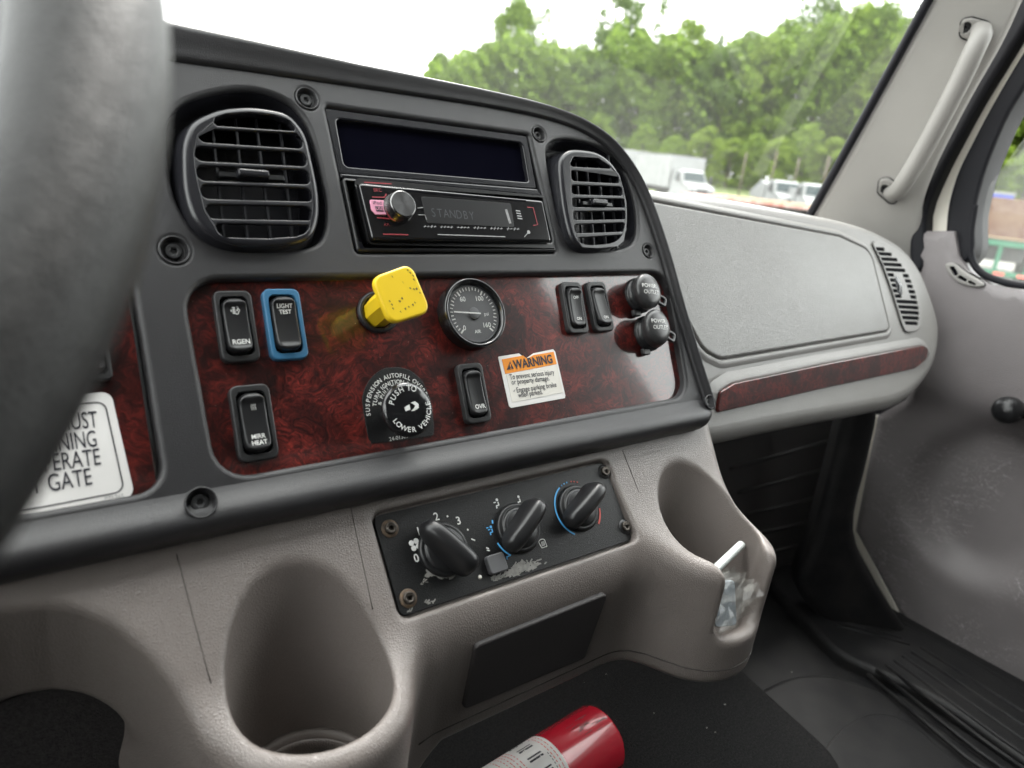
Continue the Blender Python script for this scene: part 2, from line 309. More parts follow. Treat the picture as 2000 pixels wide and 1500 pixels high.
def sweep(path, prof, outward=1, scale=None, mb=None, closed=False):
    """path in (a,b); profile points (offset to the right of travel, c)"""
    mb = mb or MB(); P = np.array(path); n = len(P); v = []
    t = np.gradient(P, axis=0) if not closed else (np.roll(P, -1, 0) - np.roll(P, 1, 0)); t /= np.linalg.norm(t, axis=1)[:, None]
    nr = np.c_[t[:, 1], -t[:, 0]] * outward; m = len(prof)
    for i in range(n):
        s = scale(i / (n - 1)) if scale else 1
        v += [(P[i, 0] + nr[i, 0] * o * s, P[i, 1] + nr[i, 1] * o * s, c) for o, c in prof]
    f = [(i * m + k, i * m + k + 1, ((i + 1) % n) * m + k + 1, ((i + 1) % n) * m + k) for i in range(n if closed else n - 1) for k in range(m - 1)]
    if outward < 0: f = [q[::-1] for q in f]
    return mb.add(v, f, True)
def tube(pts, r, n=12, mb=None, cap=True, flat=1.0):
    mb = mb or MB(); P = np.array(pts, float); m = len(P); t = np.gradient(P, axis=0); t /= np.linalg.norm(t, axis=1)[:, None]
    ref = np.array([0, 0, 1.0]) if abs(t[0][2]) < 0.9 else np.array([1.0, 0, 0]); v = []
    for i in range(m):
        a = np.cross(t[i], ref); a /= np.linalg.norm(a); b = np.cross(a, t[i]); ref = b
        rr = r(i / (m - 1)) if callable(r) else r
        v += [tuple(P[i] + rr * (math.cos(2 * math.pi * k / n) * a + flat * math.sin(2 * math.pi * k / n) * b)) for k in range(n)]
    f = [(i * n + k, i * n + (k + 1) % n, (i + 1) * n + (k + 1) % n, (i + 1) * n + k) for i in range(m - 1) for k in range(n)]
    sm = [True] * len(f)
    if cap: f += [tuple(range(n))[::-1], tuple(range((m - 1) * n, m * n))]; sm += [False] * 2
    return mb.add(v, f, sm)
def box(x0, x1, y0, y1, z0, z1, bev=0.0, mb=None):
    mb = mb or MB()
    bm = bmesh.new(); bmesh.ops.create_cube(bm, size=1)
    for q in bm.verts: q.co = Vector(((x0 + x1) / 2 + q.co.x * (x1 - x0), (y0 + y1) / 2 + q.co.y * (y1 - y0), (z0 + z1) / 2 + q.co.z * (z1 - z0)))
    if bev > 0: bmesh.ops.bevel(bm, geom=list(bm.edges), offset=bev, segments=2, affect='EDGES', profile=0.5)
    bm.verts.index_update(); mb.add([tuple(q.co) for q in bm.verts], [tuple(q.index for q in fc.verts) for fc in bm.faces], False); bm.free(); return mb
def pillow(cx, cy, w, h, rc, hz, edge, cfun, mb=None, nu=18, nv=26):
    """rounded pad: outline w x h with corner radius rc, top height cfun(x, y) over c=hz, edges rolled over 'edge'"""
    mb = mb or MB(); xs = np.sin(np.linspace(-1, 1, nu + 1) * math.pi / 2); ys = np.sin(np.linspace(-1, 1, nv + 1) * math.pi / 2); v = []
    for yy in ys:
        for xx in xs:
            # square -> rounded rectangle
            X, Y = xx * w / 2, yy * h / 2
            qx, qy = abs(X) - (w / 2 - rc), abs(Y) - (h / 2 - rc)
            if qx > 0 and qy > 0:
                l = math.hypot(qx, qy); mxx = max(qx, qy); k = mxx / l; X = math.copysign(w / 2 - rc + qx * k, X); Y = math.copysign(h / 2 - rc + qy * k, Y)
            qx, qy = abs(X) - (w / 2 - rc), abs(Y) - (h / 2 - rc)
            d = -(math.hypot(max(qx, 0), max(qy, 0)) + min(max(qx, qy), 0) - rc)     # depth inside the outline
            t = min(max(d / edge, 0), 1); roll = math.sqrt(1 - (1 - t) ** 2)
            v.append((cx + X, cy + Y, hz + (cfun(X, Y)) * roll))
    n = nu + 1
    f = [(j * n + i, j * n + i + 1, (j + 1) * n + i + 1, (j + 1) * n + i) for j in range(nv) for i in range(nu)]
    return mb.add(v, f, True)

def text(body, x, y, size, c, mb=None, rot=0.0, bold=0.0, align='CENTER', sx=1.0, shear=0.0):
    """flat lettering in (a,b) at height c"""
    mb = mb or MB(); cu = bpy.data.curves.new('t', 'FONT'); cu.body = body; cu.size = 1.0; cu.align_x = align; cu.align_y = 'CENTER'; cu.offset = bold; cu.resolution_u = 3; cu.shear = shear
    o = bpy.data.objects.new('t', cu); me = bpy.data.meshes.new_from_object(o)
    cs, sn = math.cos(rot), math.sin(rot)
    v = [(x + size * (p.co.x * sx * cs - p.co.y * sn), y + size * (p.co.x * sx * sn + p.co.y * cs), c) for p in me.vertices]
    mb.add(v, [tuple(p.vertices) for p in me.polygons], False)
    bpy.data.objects.remove(o); bpy.data.curves.remove(cu); bpy.data.meshes.remove(me); return mb
def arc_text(body, cx, cy, r, size, c, mid, mb=None, inside=False, bold=0.015, step=0.68):
    """letters set round a circle, centred on angle mid (radians)"""
    mb = mb or MB()
    wid = {'I': 0.34, ' ': 0.42, 'W': 1.0, 'M': 0.92, 'L': 0.6, 'T': 0.66, 'F': 0.62, 'E': 0.62, '&': 0.8}
    ws = [wid.get(ch, step + 0.06) * size for ch in body]; tot = sum(ws); s = -tot / 2
    for ch, w in zip(body, ws):
        m = s + w / 2; s += w
        th = mid - m / r if not inside else mid + m / r
        if ch != ' ': text(ch, cx + r * math.cos(th), cy + r * math.sin(th), size, c, mb, rot=th - math.pi / 2 + (math.pi if inside else 0), bold=bold)
    return mb
def strip(pts, w, c, mb=None):
    """flat ribbon of width w along points in (a,b)"""
    mb = mb or MB(); P = np.array(pts); t = np.gradient(P, axis=0); t /= np.maximum(np.linalg.norm(t, axis=1), 1e-9)[:, None]; n = np.c_[-t[:, 1], t[:, 0]] * w / 2
    v = [(x, y, c) for x, y in P - n] + [(x, y, c) for x, y in P + n]; m = len(P)
    return mb.add(v, [(i, i + 1, m + i + 1, m + i) for i in range(m - 1)], False)
def disc(cx, cy, r, c, n=20, mb=None):
    mb = mb or MB(); return mb.add([(x, y, c) for x, y in circle(cx, cy, r, n)], [tuple(range(n))], False)
def arcp(cx, cy, r, a0, a1, n=20): return [(cx + r * math.cos(R(a0 + (a1 - a0) * i / n)), cy + r * math.sin(R(a0 + (a1 - a0) * i / n))) for i in range(n + 1)]

def snet(F, o, h):
    """surface nets on a grid of signed distances"""
    nx, ny, nz = F.shape; S = F < 0
    cnt = sum(S[i:nx - 1 + i, j:ny - 1 + j, k:nz - 1 + k].astype(np.int8) for i in (0, 1) for j in (0, 1) for k in (0, 1))
    act = (cnt > 0) & (cnt < 8); I = np.argwhere(act); idx = -np.ones(act.shape, np.int64); idx[act] = np.arange(len(I))
    acc = np.zeros((len(I), 3)); num = np.zeros(len(I)); co = [(i, j, k) for i in (0, 1) for j in (0, 1) for k in (0, 1)]
    for a in co:
        for ax in range(3):
            if a[ax]: continue
            b = list(a); b[ax] = 1
            fa = F[I[:, 0] + a[0], I[:, 1] + a[1], I[:, 2] + a[2]]; fb = F[I[:, 0] + b[0], I[:, 1] + b[1], I[:, 2] + b[2]]
            m = (fa < 0) != (fb < 0); t = np.where(m, fa / np.where(m, fa - fb, 1), 0)
            p = np.tile(np.array(a, float), (len(I), 1)); p[:, ax] += t; acc[m] += p[m]; num += m
    V = (I + acc / num[:, None]) * h + np.array(o); faces = []
    for ax in range(3):
        b, c = [(1, 2), (2, 0), (0, 1)][ax]
        s0 = [slice(None)] * 3; s1 = [slice(None)] * 3; s0[ax] = slice(0, -1); s1[ax] = slice(1, None)
        A, Bq = S[tuple(s0)], S[tuple(s1)]; cr_ = np.argwhere(A != Bq)
        ok = (cr_[:, b] > 0) & (cr_[:, c] > 0) & (cr_[:, b] < F.shape[b] - 1) & (cr_[:, c] < F.shape[c] - 1); cr_ = cr_[ok]
        ins = A[tuple(cr_.T)]; q = []
        for db, dc in ((-1, -1), (0, -1), (0, 0), (-1, 0)):
            e = cr_.copy(); e[:, b] += db; e[:, c] += dc; q.append(idx[tuple(e.T)])
        Q = np.stack(q, 1); Q[~ins] = Q[~ins][:, ::-1]; faces.append(Q)
    return V, np.concatenate(faces)
def smin(a, b, k): h = np.clip(0.5 + 0.5 * (b - a) / k, 0, 1); return b + (a - b) * h - k * h * (1 - h)
def smax(a, b, k): return -smin(-a, -b, k)
def link_np(name, V, Q, m, parent=None, smooth=True):
    me = bpy.data.meshes.new(name); me.from_pydata(V.tolist(), [], Q.tolist()); me.polygons.foreach_set('use_smooth', [smooth] * len(Q)); me.materials.append(MATS[m]); me.update()
    o = bpy.data.objects.new(name, me); C.objects.link(o)
    if parent: o.parent = parent
    return o

# ================================================================== cab shell (setting)
def slab(name, mb, m, kind='structure', label=None, cat=None):
    o = link(name, mb, m); setp(o, label, cat, None, kind); return o
slab('ceiling', box(-0.64, 1.44, -1.15, 0.24, 0.78, 0.82), 'headliner')
slab('wall_rear', box(-0.64, 1.40, -1.19, -1.152, -0.75, 0.78), 'rear_fabric')
slab('wall_right_rear', box(1.362, 1.40, -1.15, -0.34, -0.75, 0.78), 'rear_fabric')
slab('wall_right_front', box(1.405, 1.43, 0.54, 1.0, -0.80, -0.065), 'rubber')
slab('wall_left_rear', box(-0.64, -0.60, -1.15, -0.36, -0.75, 0.78), 'rear_fabric')
slab('wall_left_door', box(-0.64, -0.60, -0.355, 0.99, -0.75, -0.02), 'headliner')
slab('floor', box(-0.64, 1.40, -1.15, 1.0, -0.80, -0.76), 'mat_rubber')
slab('wall_front', box(-0.64, 1.44, 1.003, 1.03, -0.80, -0.12), 'rubber')

# ================================================================== centre panel (bezel)
bz = Thing('dash_panel', 'dark charcoal centre dash panel holding the vents, radio and burl wood insert', 'dash panel', BF, (0.3, 0.15, 0))
step_px = [(-260, 28), (0, 70), (200, 98), (340, 119), (500, 141), (700, 170), (860, 194), (966, 211), (1050, 228), (1110, 246), (1150, 265), (1185, 290), (1215, 325), (1240, 366), (1262, 418), (1290, 502), (1315, 592), (1340, 676), (1364, 752), (1373, 780), (1376, 800)]
step = crom(BF.L(step_px), 6, False)
ve_open = crom(BF.L([(330, 237), (350, 208), (380, 191), (440, 177), (488, 175), (536, 186), (572, 206), (598, 239), (613, 280), (630, 352), (639, 400), (637, 441), (625, 470), (596, 484), (536, 489), (464, 486), (416, 474), (380, 450), (349, 402), (334, 352), (327, 292)]), 4)
vr_open = crom(BF.L([(1068, 294), (1078, 276), (1104, 270), (1140, 275), (1176, 288), (1208, 314), (1228, 350), (1242, 398), (1245, 446), (1236, 474), (1208, 486), (1160, 488), (1132, 484), (1108, 466), (1092, 430), (1080, 374), (1072, 330)]), 4)
radio_open = rpoly(BF.L([(636, 206), (1033, 262), (1087, 493), (697, 493)]), 0.003)
burl_open = rpoly(BF.L([(357, 546), (1302, 530), (1346, 772), (428, 938)]), [0.022, 0.022, 0.022, 0.022])
clus_r = BF.L([(258, 540), (322, 938)])
clus_open = rpoly([(-0.30, 0.16), (clus_r[0][0], 0.16), (clus_r[1][0], 0.018), (-0.30, 0.018)], 0.016)
screws = [(600, 192), (341, 488), (387, 983), (1053, 262), (1266, 490), (1377, 787)]
screw_ab = [BF.P(*s) for s in screws]
scr_r = [0.0078, 0.0085, 0.0085, 0.0066, 0.0064, 0.0066]
RAILB = 0.0125
step_t = [p for p in step]
outer = [(-0.35, step[0][1] + 0.02), (-0.35, RAILB - 0.001)] + [(step[-1][0] - 0.004, RAILB - 0.001)] + [q for q in step_t[::-1] if q[1] > RAILB]
holes = [ve_open, vr_open, radio_open, burl_open, clus_open] + [circle(*screw_ab[i], scr_r[i], 24) for i in (0, 1, 3, 4)]
bz.part('face_plate', plate(outer, holes, -0.032, 0, 0.0012, 4, hole_bev=0.0036), 'charcoal')
# rolled brow along the top and right side
wx = np.interp([p[0] for p in step], [BF.P(340, 119)[0], BF.P(700, 170)[0], BF.P(966, 211)[0], BF.P(1150, 265)[0], 0.62], [0.0265, 0.0175, 0.0128, 0.0105, 0.0085])
cow = MB(); prof = [(0, -0.004), (0.0, 0.0), (0.05, 0.0022), (0.12, 0.0032), (0.22, 0.0034), (0.5, 0.0058), (0.7, 0.0078), (0.82, 0.0082), (0.92, 0.0068), (0.985, 0.003), (1.0, -0.003), (1.0, -0.05)]
P = np.array(step); t = np.gradient(P, axis=0); t /= np.linalg.norm(t, axis=1)[:, None]; nl = np.c_[-t[:, 1], t[:, 0]]; v = []
for i in range(len(P)):
    v += [(P[i, 0] + nl[i, 0] * o * wx[i], P[i, 1] + nl[i, 1] * o * wx[i], c) for o, c in prof]
m_ = len(prof)
cow.add(v, [(i * m_ + k, (i + 1) * m_ + k, (i + 1) * m_ + k + 1, i * m_ + k + 1) for i in range(len(P) - 1) for k in range(m_ - 1)], True)
bz.part('brow', cow, 'charcoal')
# rounded rail under the burl insert, turning up at the right corner
rp = [(-0.35 + 0.02 * i, RAILB) for i in range(46)] + [(0.57, RAILB)] + [(0.584 + 0.014 * math.sin(R(q)), RAILB + 0.014 * (1 - math.cos(R(q)))) for q in range(0, 91, 10)] + [(0.5985, 0.034), (0.600, 0.045)]
rprof = [(-0.004, -0.001), (0.0, 0.0004), (0.004, 0.0022), (0.008, 0.0050), (0.012, 0.0076), (0.016, 0.0088), (0.020, 0.0082), (0.0235, 0.0058), (0.0265, 0.0018), (0.0285, -0.004), (0.0295, -0.012), (0.0300, -0.04)]
rl = MB(); xs_r = [-0.35 + 0.02 * i for i in range(47)] + [0.580 + 0.0235 * math.sin(R(q)) for q in range(0, 91, 9)]; v = []
for x in xs_r:
    s = 1.0 if x <= 0.580 else math.sqrt(max(0.0004, 1 - ((x - 0.580) / 0.0238) ** 2))
    v += [(x, RAILB - o * (0.35 + 0.65 * s), c * s - 0.006 * (1 - s)) for o, c in rprof]
m_ = len(rprof); rl.add(v, [(i * m_ + k, i * m_ + k + 1, (i + 1) * m_ + k + 1, (i + 1) * m_ + k) for i in range(len(xs_r) - 1) for k in range(m_ - 1)], True)
bz.part('lower_rail', rl, 'charcoal')
def torx(cx, cy, r, n=6, k=0.72): return [(cx + r * (1 if i % 2 == 0 else k) * math.cos(math.pi * i / n), cy + r * (1 if i % 2 == 0 else k) * math.sin(math.pi * i / n)) for i in range(2 * n)]
def screw(th, a, b, r, c, boss=None, m='screw_black', cup='charcoal'):
    if boss:                               # moulded cup with a raised lip
        th.part('screw_cup', lathe([(boss * 1.16, c - 0.0004), (boss * 1.12, c + 0.0006), (boss * 1.04, c + 0.0007), (boss * 0.98, c - 0.0004), (boss * 0.90, c - 0.0032), (boss * 0.84, c - 0.0042), (0.0001, c - 0.0042)], a, b, 28), cup)
        c = c - 0.0036
    s = plate(circle(a, b, r, 20), [torx(a, b, r * 0.52)], c - 0.001, c + 0.0014, 0.0006, 3)
    disc(a, b, r * 0.7, c - 0.0002, 12, s)
    return th.part('screw', s, m)
for i, (a, b) in enumerate(screw_ab):
    cc = 0.0 if i in (0, 1, 3, 4) else (0.0085 if i == 2 else 0.006)
    screw(bz, a, b, scr_r[i] * 0.60, cc + (0.001 if i == 5 else 0), scr_r[i])
# burl inserts
bz.part('burl_insert', plate(rpoly([(0.085, 0.004), (0.597, 0.004), (0.597, 0.168), (0.085, 0.168)], 0.004), (), -0.02, -0.0085, 0.0005), 'burl')
bz.part('burl_insert', plate(rpoly([(-0.32, 0.004), (0.080, 0.004), (0.080, 0.170), (-0.32, 0.170)], 0.004), (), -0.02, -0.0085, 0.0005), 'burl')
CB = -0.0085      # burl surface

mat('vent_black', (0.017, 0.017, 0.020), 0.34, grain=('noise', 1500, 0.0001))
# ---- round vents
def slot(fr, l, r, c, e):
    """stadium hole from (x, y top, y bottom) at the left and right end"""
    q = fr.L([(l[0], l[1]), (r[0], r[1]), (r[0], r[2]), (l[0], l[2])], c); return q
def vent(name, label, open_, pod_px, rows, c, vanes, tab, label_group=None):
    cen = np.mean(np.array(BF.L(pod_px, c)), axis=0)
    th = Thing(name, label, 'air vent', BF, (cen[0], cen[1], 0))
    pod = crom(BF.L(pod_px, c), 4)
    # slots as closed polygons (a,b); left / right mid points split the ring from the slats
    sl = [[tuple(z) for z in offs(rpoly(BF.L(q, c), rr, 6), 0.0005)] for q, rr in rows]
    lm = []; rm = []
    for s in sl:
        A = np.array(s); lm.append(tuple(A[A[:, 0].argmin()])); rm.append(tuple(A[A[:, 0].argmax()]))
    def upper(s, l, r):     # boundary from r to l along the top (CCW order)
        n = len(s); i = s.index(r); out = []
        while True:
            out.append(s[i]);
            if s[i] == l: break
            i = (i + 1) % n
        return out
    def lower(s, l, r):     # from l to r along the bottom (CCW order)
        n = len(s); i = s.index(l); out = []
        while True:
            out.append(s[i])
            if s[i] == r: break
            i = (i + 1) % n
        return out
    hole = upper(sl[0], lm[0], rm[0]) + lm[1:-1] + lower(sl[-1], lm[-1], rm[-1]) + rm[1:-1][::-1]
    ring = plate(pod, [hole], c - 0.006, c, 0.0042, 5, hole_bev=0.0009)
    fl = offs(ccw(pod), -0.0)
    sk = MB(); n = len(pod); lp = ccw(pod); o1 = offs(lp, -0.006)
    sk.add([(x, y, c - 0.0045) for x, y in lp] + [(x, y, -0.020) for x, y in o1], [(n + i, n + (i + 1) % n, (i + 1) % n, i) for i in range(n)], True)
    ring.add(sk.v, sk.f, True)
    th.part('vent_frame', ring, 'charcoal_satin')
    for i in range(len(sl) - 1):
        poly = lower(sl[i], lm[i], rm[i]) + upper(sl[i + 1], lm[i + 1], rm[i + 1])
        th.part('slat', plate(poly, (), c - 0.0028, c - 0.0002, 0.0008, 3), 'vent_black')
    # vertical vanes behind, dark duct
    lo = min(p[1] for p in hole); hi = max(p[1] for p in hole)
    for (x0, y0, x1, y1) in vanes:
        a0 = BF.P(x0, y0, c - 0.012); a1 = BF.P(x1, y1, c - 0.012); w = 0.0007
        mb = MB(); z0, z1 = c - 0.0135, c - 0.0105
        mb.add([(a0[0] - w, a0[1], z1), (a0[0] + w, a0[1], z1), (a1[0] + w, a1[1], z1), (a1[0] - w, a1[1], z1), (a0[0] - w, a0[1], z0), (a0[0] + w, a0[1], z0), (a1[0] + w, a1[1], z0), (a1[0] - w, a1[1], z0)],
               [(0, 3, 2, 1), (0, 4, 7, 3), (1, 2, 6, 5), (0, 1, 5, 4), (3, 7, 6, 2)], False)
        th.part('vane', mb, 'vent_black')
    wall = MB(); hl = ccw(hole); n = len(hl); ho = offs(hl, -0.0015); wall.add([(x, y, c - 0.006) for x, y in ho] + [(x, y, c - 0.045) for x, y in ho], [(i, n + i, n + (i + 1) % n, (i + 1) % n) for i in range(n)], True)
    tri = tessellate_polygon([[Vector((x, y, 0)) for x, y in ho]]); wall.add([(x, y, c - 0.045) for x, y in ho], tri, False)
    th.part('duct', wall, 'cavity')
    a, b = BF.P(*tab[0], c); w = tab[1]
    tb = pillow(a, b, w, 0.0062, 0.002, c - 0.004, 0.0015, lambda x, y: 0.0060 - 0.0006 * math.cos(x * 4200) * (y > 0.001), nu=40, nv=10)
    t_o = th.part('slider_tab', tb, 'charcoal_satin')
    th.part('tab_base', box(a - w, a + w, b - 0.0022, b + 0.0015, c - 0.009, c - 0.003, 0.0005), 'black_satin', t_o)
    gap = MB(); op = ccw(open_); n = len(op)
    gap.add([(x, y, -0.002) for x, y in offs(op, -0.0005)] + [(x, y, -0.024) for x, y in offs(op, 0.004)], [(i, n + i, n + (i + 1) % n, (i + 1) % n) for i in range(n)], True)
    tri = tessellate_polygon([[Vector((x, y, 0)) for x, y in op]]); gap.add([(x, y, -0.0225) for x, y in op], tri, False)
    th.part('recess', gap, 'charcoal_satin')
    return th
k6 = lambda x, y: (320 + x / 4.166, 160 + y / 4.166)
pod_l = [(356, 294), (361, 263), (375, 237), (404, 220), (440, 209), (488, 206), (536, 212), (565, 222), (586, 242), (601, 268), (610, 304), (618, 340), (624, 376), (626, 412), (620, 443), (606, 465), (572, 478), (524, 482), (476, 481), (435, 473), (404, 455), (380, 429), (366, 395), (358, 352)]
rows_l = [([k6(400, 330), k6(430, 360), k6(1060, 402), k6(1082, 380), k6(1030, 315), k6(900, 268), k6(700, 245), k6(500, 258), k6(410, 290)], 0.0022),
          ([k6(272, 368), k6(1132, 412), k6(1140, 548), k6(275, 492)], 0.0052), ([k6(240, 512), k6(1165, 562), k6(1172, 692), k6(246, 645)], 0.0052),
          ([k6(256, 668), k6(1192, 708), k6(1202, 838), k6(262, 806)], 0.0052), ([k6(286, 822), k6(1208, 858), k6(1220, 978), k6(300, 955)], 0.0052),
          ([k6(322, 984), k6(1214, 1004), k6(1215, 1132), k6(345, 1116)], 0.0052),
          ([k6(398, 1140), k6(1185, 1158), k6(1192, 1190), k6(1150, 1235), k6(1080, 1262), k6(850, 1278), k6(500, 1268), k6(440, 1228)], 0.003)]
vanes_l = [(*k6(385, 300), *k6(490, 1270)), (*k6(575, 250), *k6(680, 1275)), (*k6(740, 250), *k6(868, 1275)), (*k6(930, 250), *k6(1045, 1275))]
vent('air_vent', 'larger round louvred air vent beside the steering wheel', ve_open, pod_l, rows_l, 0.009, vanes_l, (k6(730, 745), 0.0225))
k2 = lambda x, y: (600 + x / 2.5, 150 + y / 2.5)
pod_r = [k2(*q) for q in [(1232, 430), (1246, 378), (1285, 352), (1340, 350), (1420, 366), (1488, 415), (1536, 490), (1562, 590), (1570, 700), (1552, 785), (1505, 828), (1420, 842), (1345, 836), (1298, 795), (1270, 710), (1248, 590)]]
rows_r = [([k2(1281, 425), k2(1298, 440), k2(1478, 450), k2(1488, 440), k2(1420, 395), k2(1300, 388)], 0.002)] + \
         [([k2(l, t), k2(r, t2), k2(r + 4, b2), k2(l + 2, b)], 0.0046) for l, r, t, t2, b, b2 in ((1286, 1524, 452, 463, 510, 522), (1288, 1541, 523, 533, 575, 583), (1290, 1556, 588, 592, 638, 640), (1296, 1558, 653, 650, 701, 697), (1302, 1556, 716, 708, 766, 757))] + \
         [([k2(1310, 782), k2(1550, 768), k2(1545, 800), k2(1515, 825), k2(1420, 834), k2(1345, 830)], 0.003)]
vanes_r = [(*k2(1305, 385), *k2(1345, 840)), (*k2(1358, 385), *k2(1400, 840)), (*k2(1415, 385), *k2(1458, 840)), (*k2(1468, 385), *k2(1512, 840))]
vent('air_vent', 'smaller louvred air vent right of the radio', vr_open, pod_r, rows_r, 0.009, vanes_r, (k2(1430, 612), 0.0200))

# ---- storage pocket and radio
kr = lambda x, y: (630 + x / 4.1667, 180 + y / 4.1667)
pk = Thing('blank_panel', 'framed blank black panel above the radio', 'panel', BF, (*BF.P(850, 290), 0))
po = rpoly(BF.L([(637, 208), (1032, 263), (1051, 366), (665, 336)]), 0.002)
pi_ = rpoly(BF.L([kr(120, 200), kr(1640, 402), kr(1695, 722), kr(190, 590)]), 0.004)
pk.part('pocket_frame', plate(po, [pi_], -0.012, -0.0025, 0.0008, 3, hole_bev=0.0014), 'charcoal_satin')
mat('navy_black', (0.0028, 0.0028, 0.0060), 0.8, spec=0.0, var=(0.0034, 0.0034, 0.0068))
pk.part('panel_blank', plate([tuple(q) for q in offs(ccw(pi_), -0.0008)], (), -0.012, -0.0075, 0), 'navy_black')
fl_ = BF.L([(665, 337), (1051, 368), (1060, 382), (667, 346)])
pk.part('ledge', plate(rpoly(fl_, 0.001), (), -0.012, -0.0008, 0.0015), 'charcoal_satin')

rd = Thing('car_radio', 'black single-slot car radio with round silver knob and dim STANDBY display', 'radio', BF, (*BF.P(880, 430), 0))
CR = 0.006
rd.part('trim_ring', plate(rpoly(BF.L([(667, 347), (1060, 383), (1086, 492), (697, 492)]), 0.003), [rpoly(BF.L([(695, 354), (1060, 388), (1078, 474), (722, 474)], 0), 0.003)], -0.012, 0.0015, 0.0022, 4), 'black_satin')
face = rpoly(BF.L([(700, 356), (1061, 391), (1078, 472), (728, 468)], CR), 0.003)
rd.part('faceplate', plate(face, (), -0.012, CR, 0.0022, 4), 'black_gloss')
rd.part('disc_slot', plate(rpoly(BF.L([kr(640, 788), kr(1655, 880), kr(1655, 893), kr(645, 806)], CR), 0.0004), (), CR - 0.001, CR + 0.0003, 0.0001), 'cavity')
disp = rpoly(BF.L([kr(800, 850), kr(1530, 905), kr(1560, 1100), kr(845, 1065)], CR), 0.002)
rd.part('display', plate(disp, (), CR - 0.001, CR + 0.0003, 0.0001), 'black_satin')
ka, kb = BF.P(788, 398, CR + 0.010)
KR_ = 0.0112
kn = lathe([(KR_ + 0.0015, CR - 0.001), (KR_ + 0.0012, CR + 0.002), (KR_ + 0.0002, CR + 0.003), (KR_, CR + 0.009), (KR_ - 0.0006, CR + 0.0102), (KR_ - 0.0014, CR + 0.0105), (0.0001, CR + 0.0103)], ka, kb, 48)
ko = rd.part('volume_knob', kn, 'alu')
# spun aluminium: anisotropic look from radial facets of the face
mspin = mat('alu_spun', (0.26, 0.26, 0.265), 0.26, metal=1.0); N_, L_, b_ = nodes(mspin)
b_.inputs['Anisotropic'].default_value = 0.85; tg = N_.new('ShaderNodeTangent'); tg.direction_type = 'RADIAL'; tg.axis = 'Z'; L_.new(tg.outputs[0], b_.inputs['Tangent'])
fb = MB(); rr = [0.0006, 0.003, 0.006, 0.009, KR_ - 0.0013]; nn = 48
fb = lathe([(r, 0.0002) for r in rr[::-1]] + [(0.00001, 0.0002)], 0, 0, nn)
cap = link('knob_face', fb, 'alu_spun', ko); cap.location = (ka - rd.at[0], kb - rd.at[1], CR + 0.0104)
tx = MB()
for i, ch in enumerate('STANDBY'): text(ch, *BF.P(*kr(900 + i * 52, 985 + i * 4.2), CR), 0.0105, CR + 0.0006, tx, bold=-0.01, sx=0.8)
rd.part('display_lettering', tx, 'dim_print')
pb = rd.part('ipod_button', plate(rpoly(BF.L([kr(382, 878), kr(500, 882), kr(522, 1000), kr(430, 998), kr(395, 960)], CR), 0.0012), (), CR - 0.001, CR + 0.0008, 0.0003), 'pink_print')
rd.part('button_window', plate(rpoly(BF.L([kr(425, 928), kr(490, 930), kr(498, 972), kr(440, 970)], CR + 0.001), 0.0005), (), CR, CR + 0.0011, 0.0001), 'ink', pb)
tx = MB(); text('iPod', *BF.P(*kr(445, 902), CR + 0.001), 0.0042, CR + 0.0011, tx); rd.part('button_lettering', tx, 'ink', pb)
tx = MB(); text('USB', *BF.P(*kr(462, 950), CR + 0.001), 0.0038, CR + 0.0014, tx); rd.part('button_lettering', tx, 'pink_print', pb)
tx = MB()
for pts in ([(335, 735), (560, 748)], [(400, 855), (500, 858), (518, 830)], [(440, 1022), (545, 1032)], [(490, 1157), (695, 1162)], [(1665, 938), (1712, 942), (1748, 1080), (1712, 1086)]):
    strip([BF.P(*kr(*q), CR) for q in pts], 0.0009, CR + 0.0005, tx)
text('SRC', *BF.P(*kr(445, 800), CR), 0.004, CR + 0.0005, tx)
text('A.P.', *BF.P(*kr(520, 1080), CR), 0.003, CR + 0.0005, tx)
strip([BF.P(*kr(*q), CR + 0.004) for q in [(520, 930), (535, 985), (560, 1020), (600, 1043)]], 0.0010, CR + 0.0025, tx)
rd.part('red_markings', tx, 'red_dim')
tx = MB()
for x in range(800, 1620, 27):
    if (x // 27) % 5 == 4: continue
    y = 1093 + (x - 800) * 0.028; s = 0.6 + 0.9 * random.random()
    strip([BF.P(*kr(x, y + 9 * s), CR), BF.P(*kr(x + 9, y - 9 * s), CR)], 0.0006, CR + 0.0005, tx); strip([BF.P(*kr(x - 6, y), CR), BF.P(*kr(x + 16, y + 1), CR)], 0.0005, CR + 0.0005, tx)
strip([BF.P(*kr(935, 1160), CR), BF.P(*kr(1485, 1178), CR)], 0.0009, CR + 0.0005, tx)
strip([BF.P(*kr(1490, 955), CR), BF.P(*kr(1525, 1070), CR)], 0.0026, CR + 0.0005, tx)
for i in range(4): strip([BF.P(*kr(1570 + i * 5, 965 + i * 21), CR), BF.P(*kr(1606 + i * 6, 970 + i * 21), CR)], 0.0012, CR + 0.0005, tx)
disc(*BF.P(*kr(1675, 1140), CR), 0.0018, CR + 0.0005, 12, tx); strip([BF.P(*kr(1670, 1145), CR), BF.P(*kr(1640, 1180), CR)], 0.0008, CR + 0.0005, tx)
for q in ([(770, 945), (815, 940)], [(775, 1000), (830, 1000), (845, 1040)]): strip([BF.P(*kr(*z), CR) for z in q], 0.0007, CR + 0.0005, tx)
rd.part('key_markings', tx, 'grey_print')

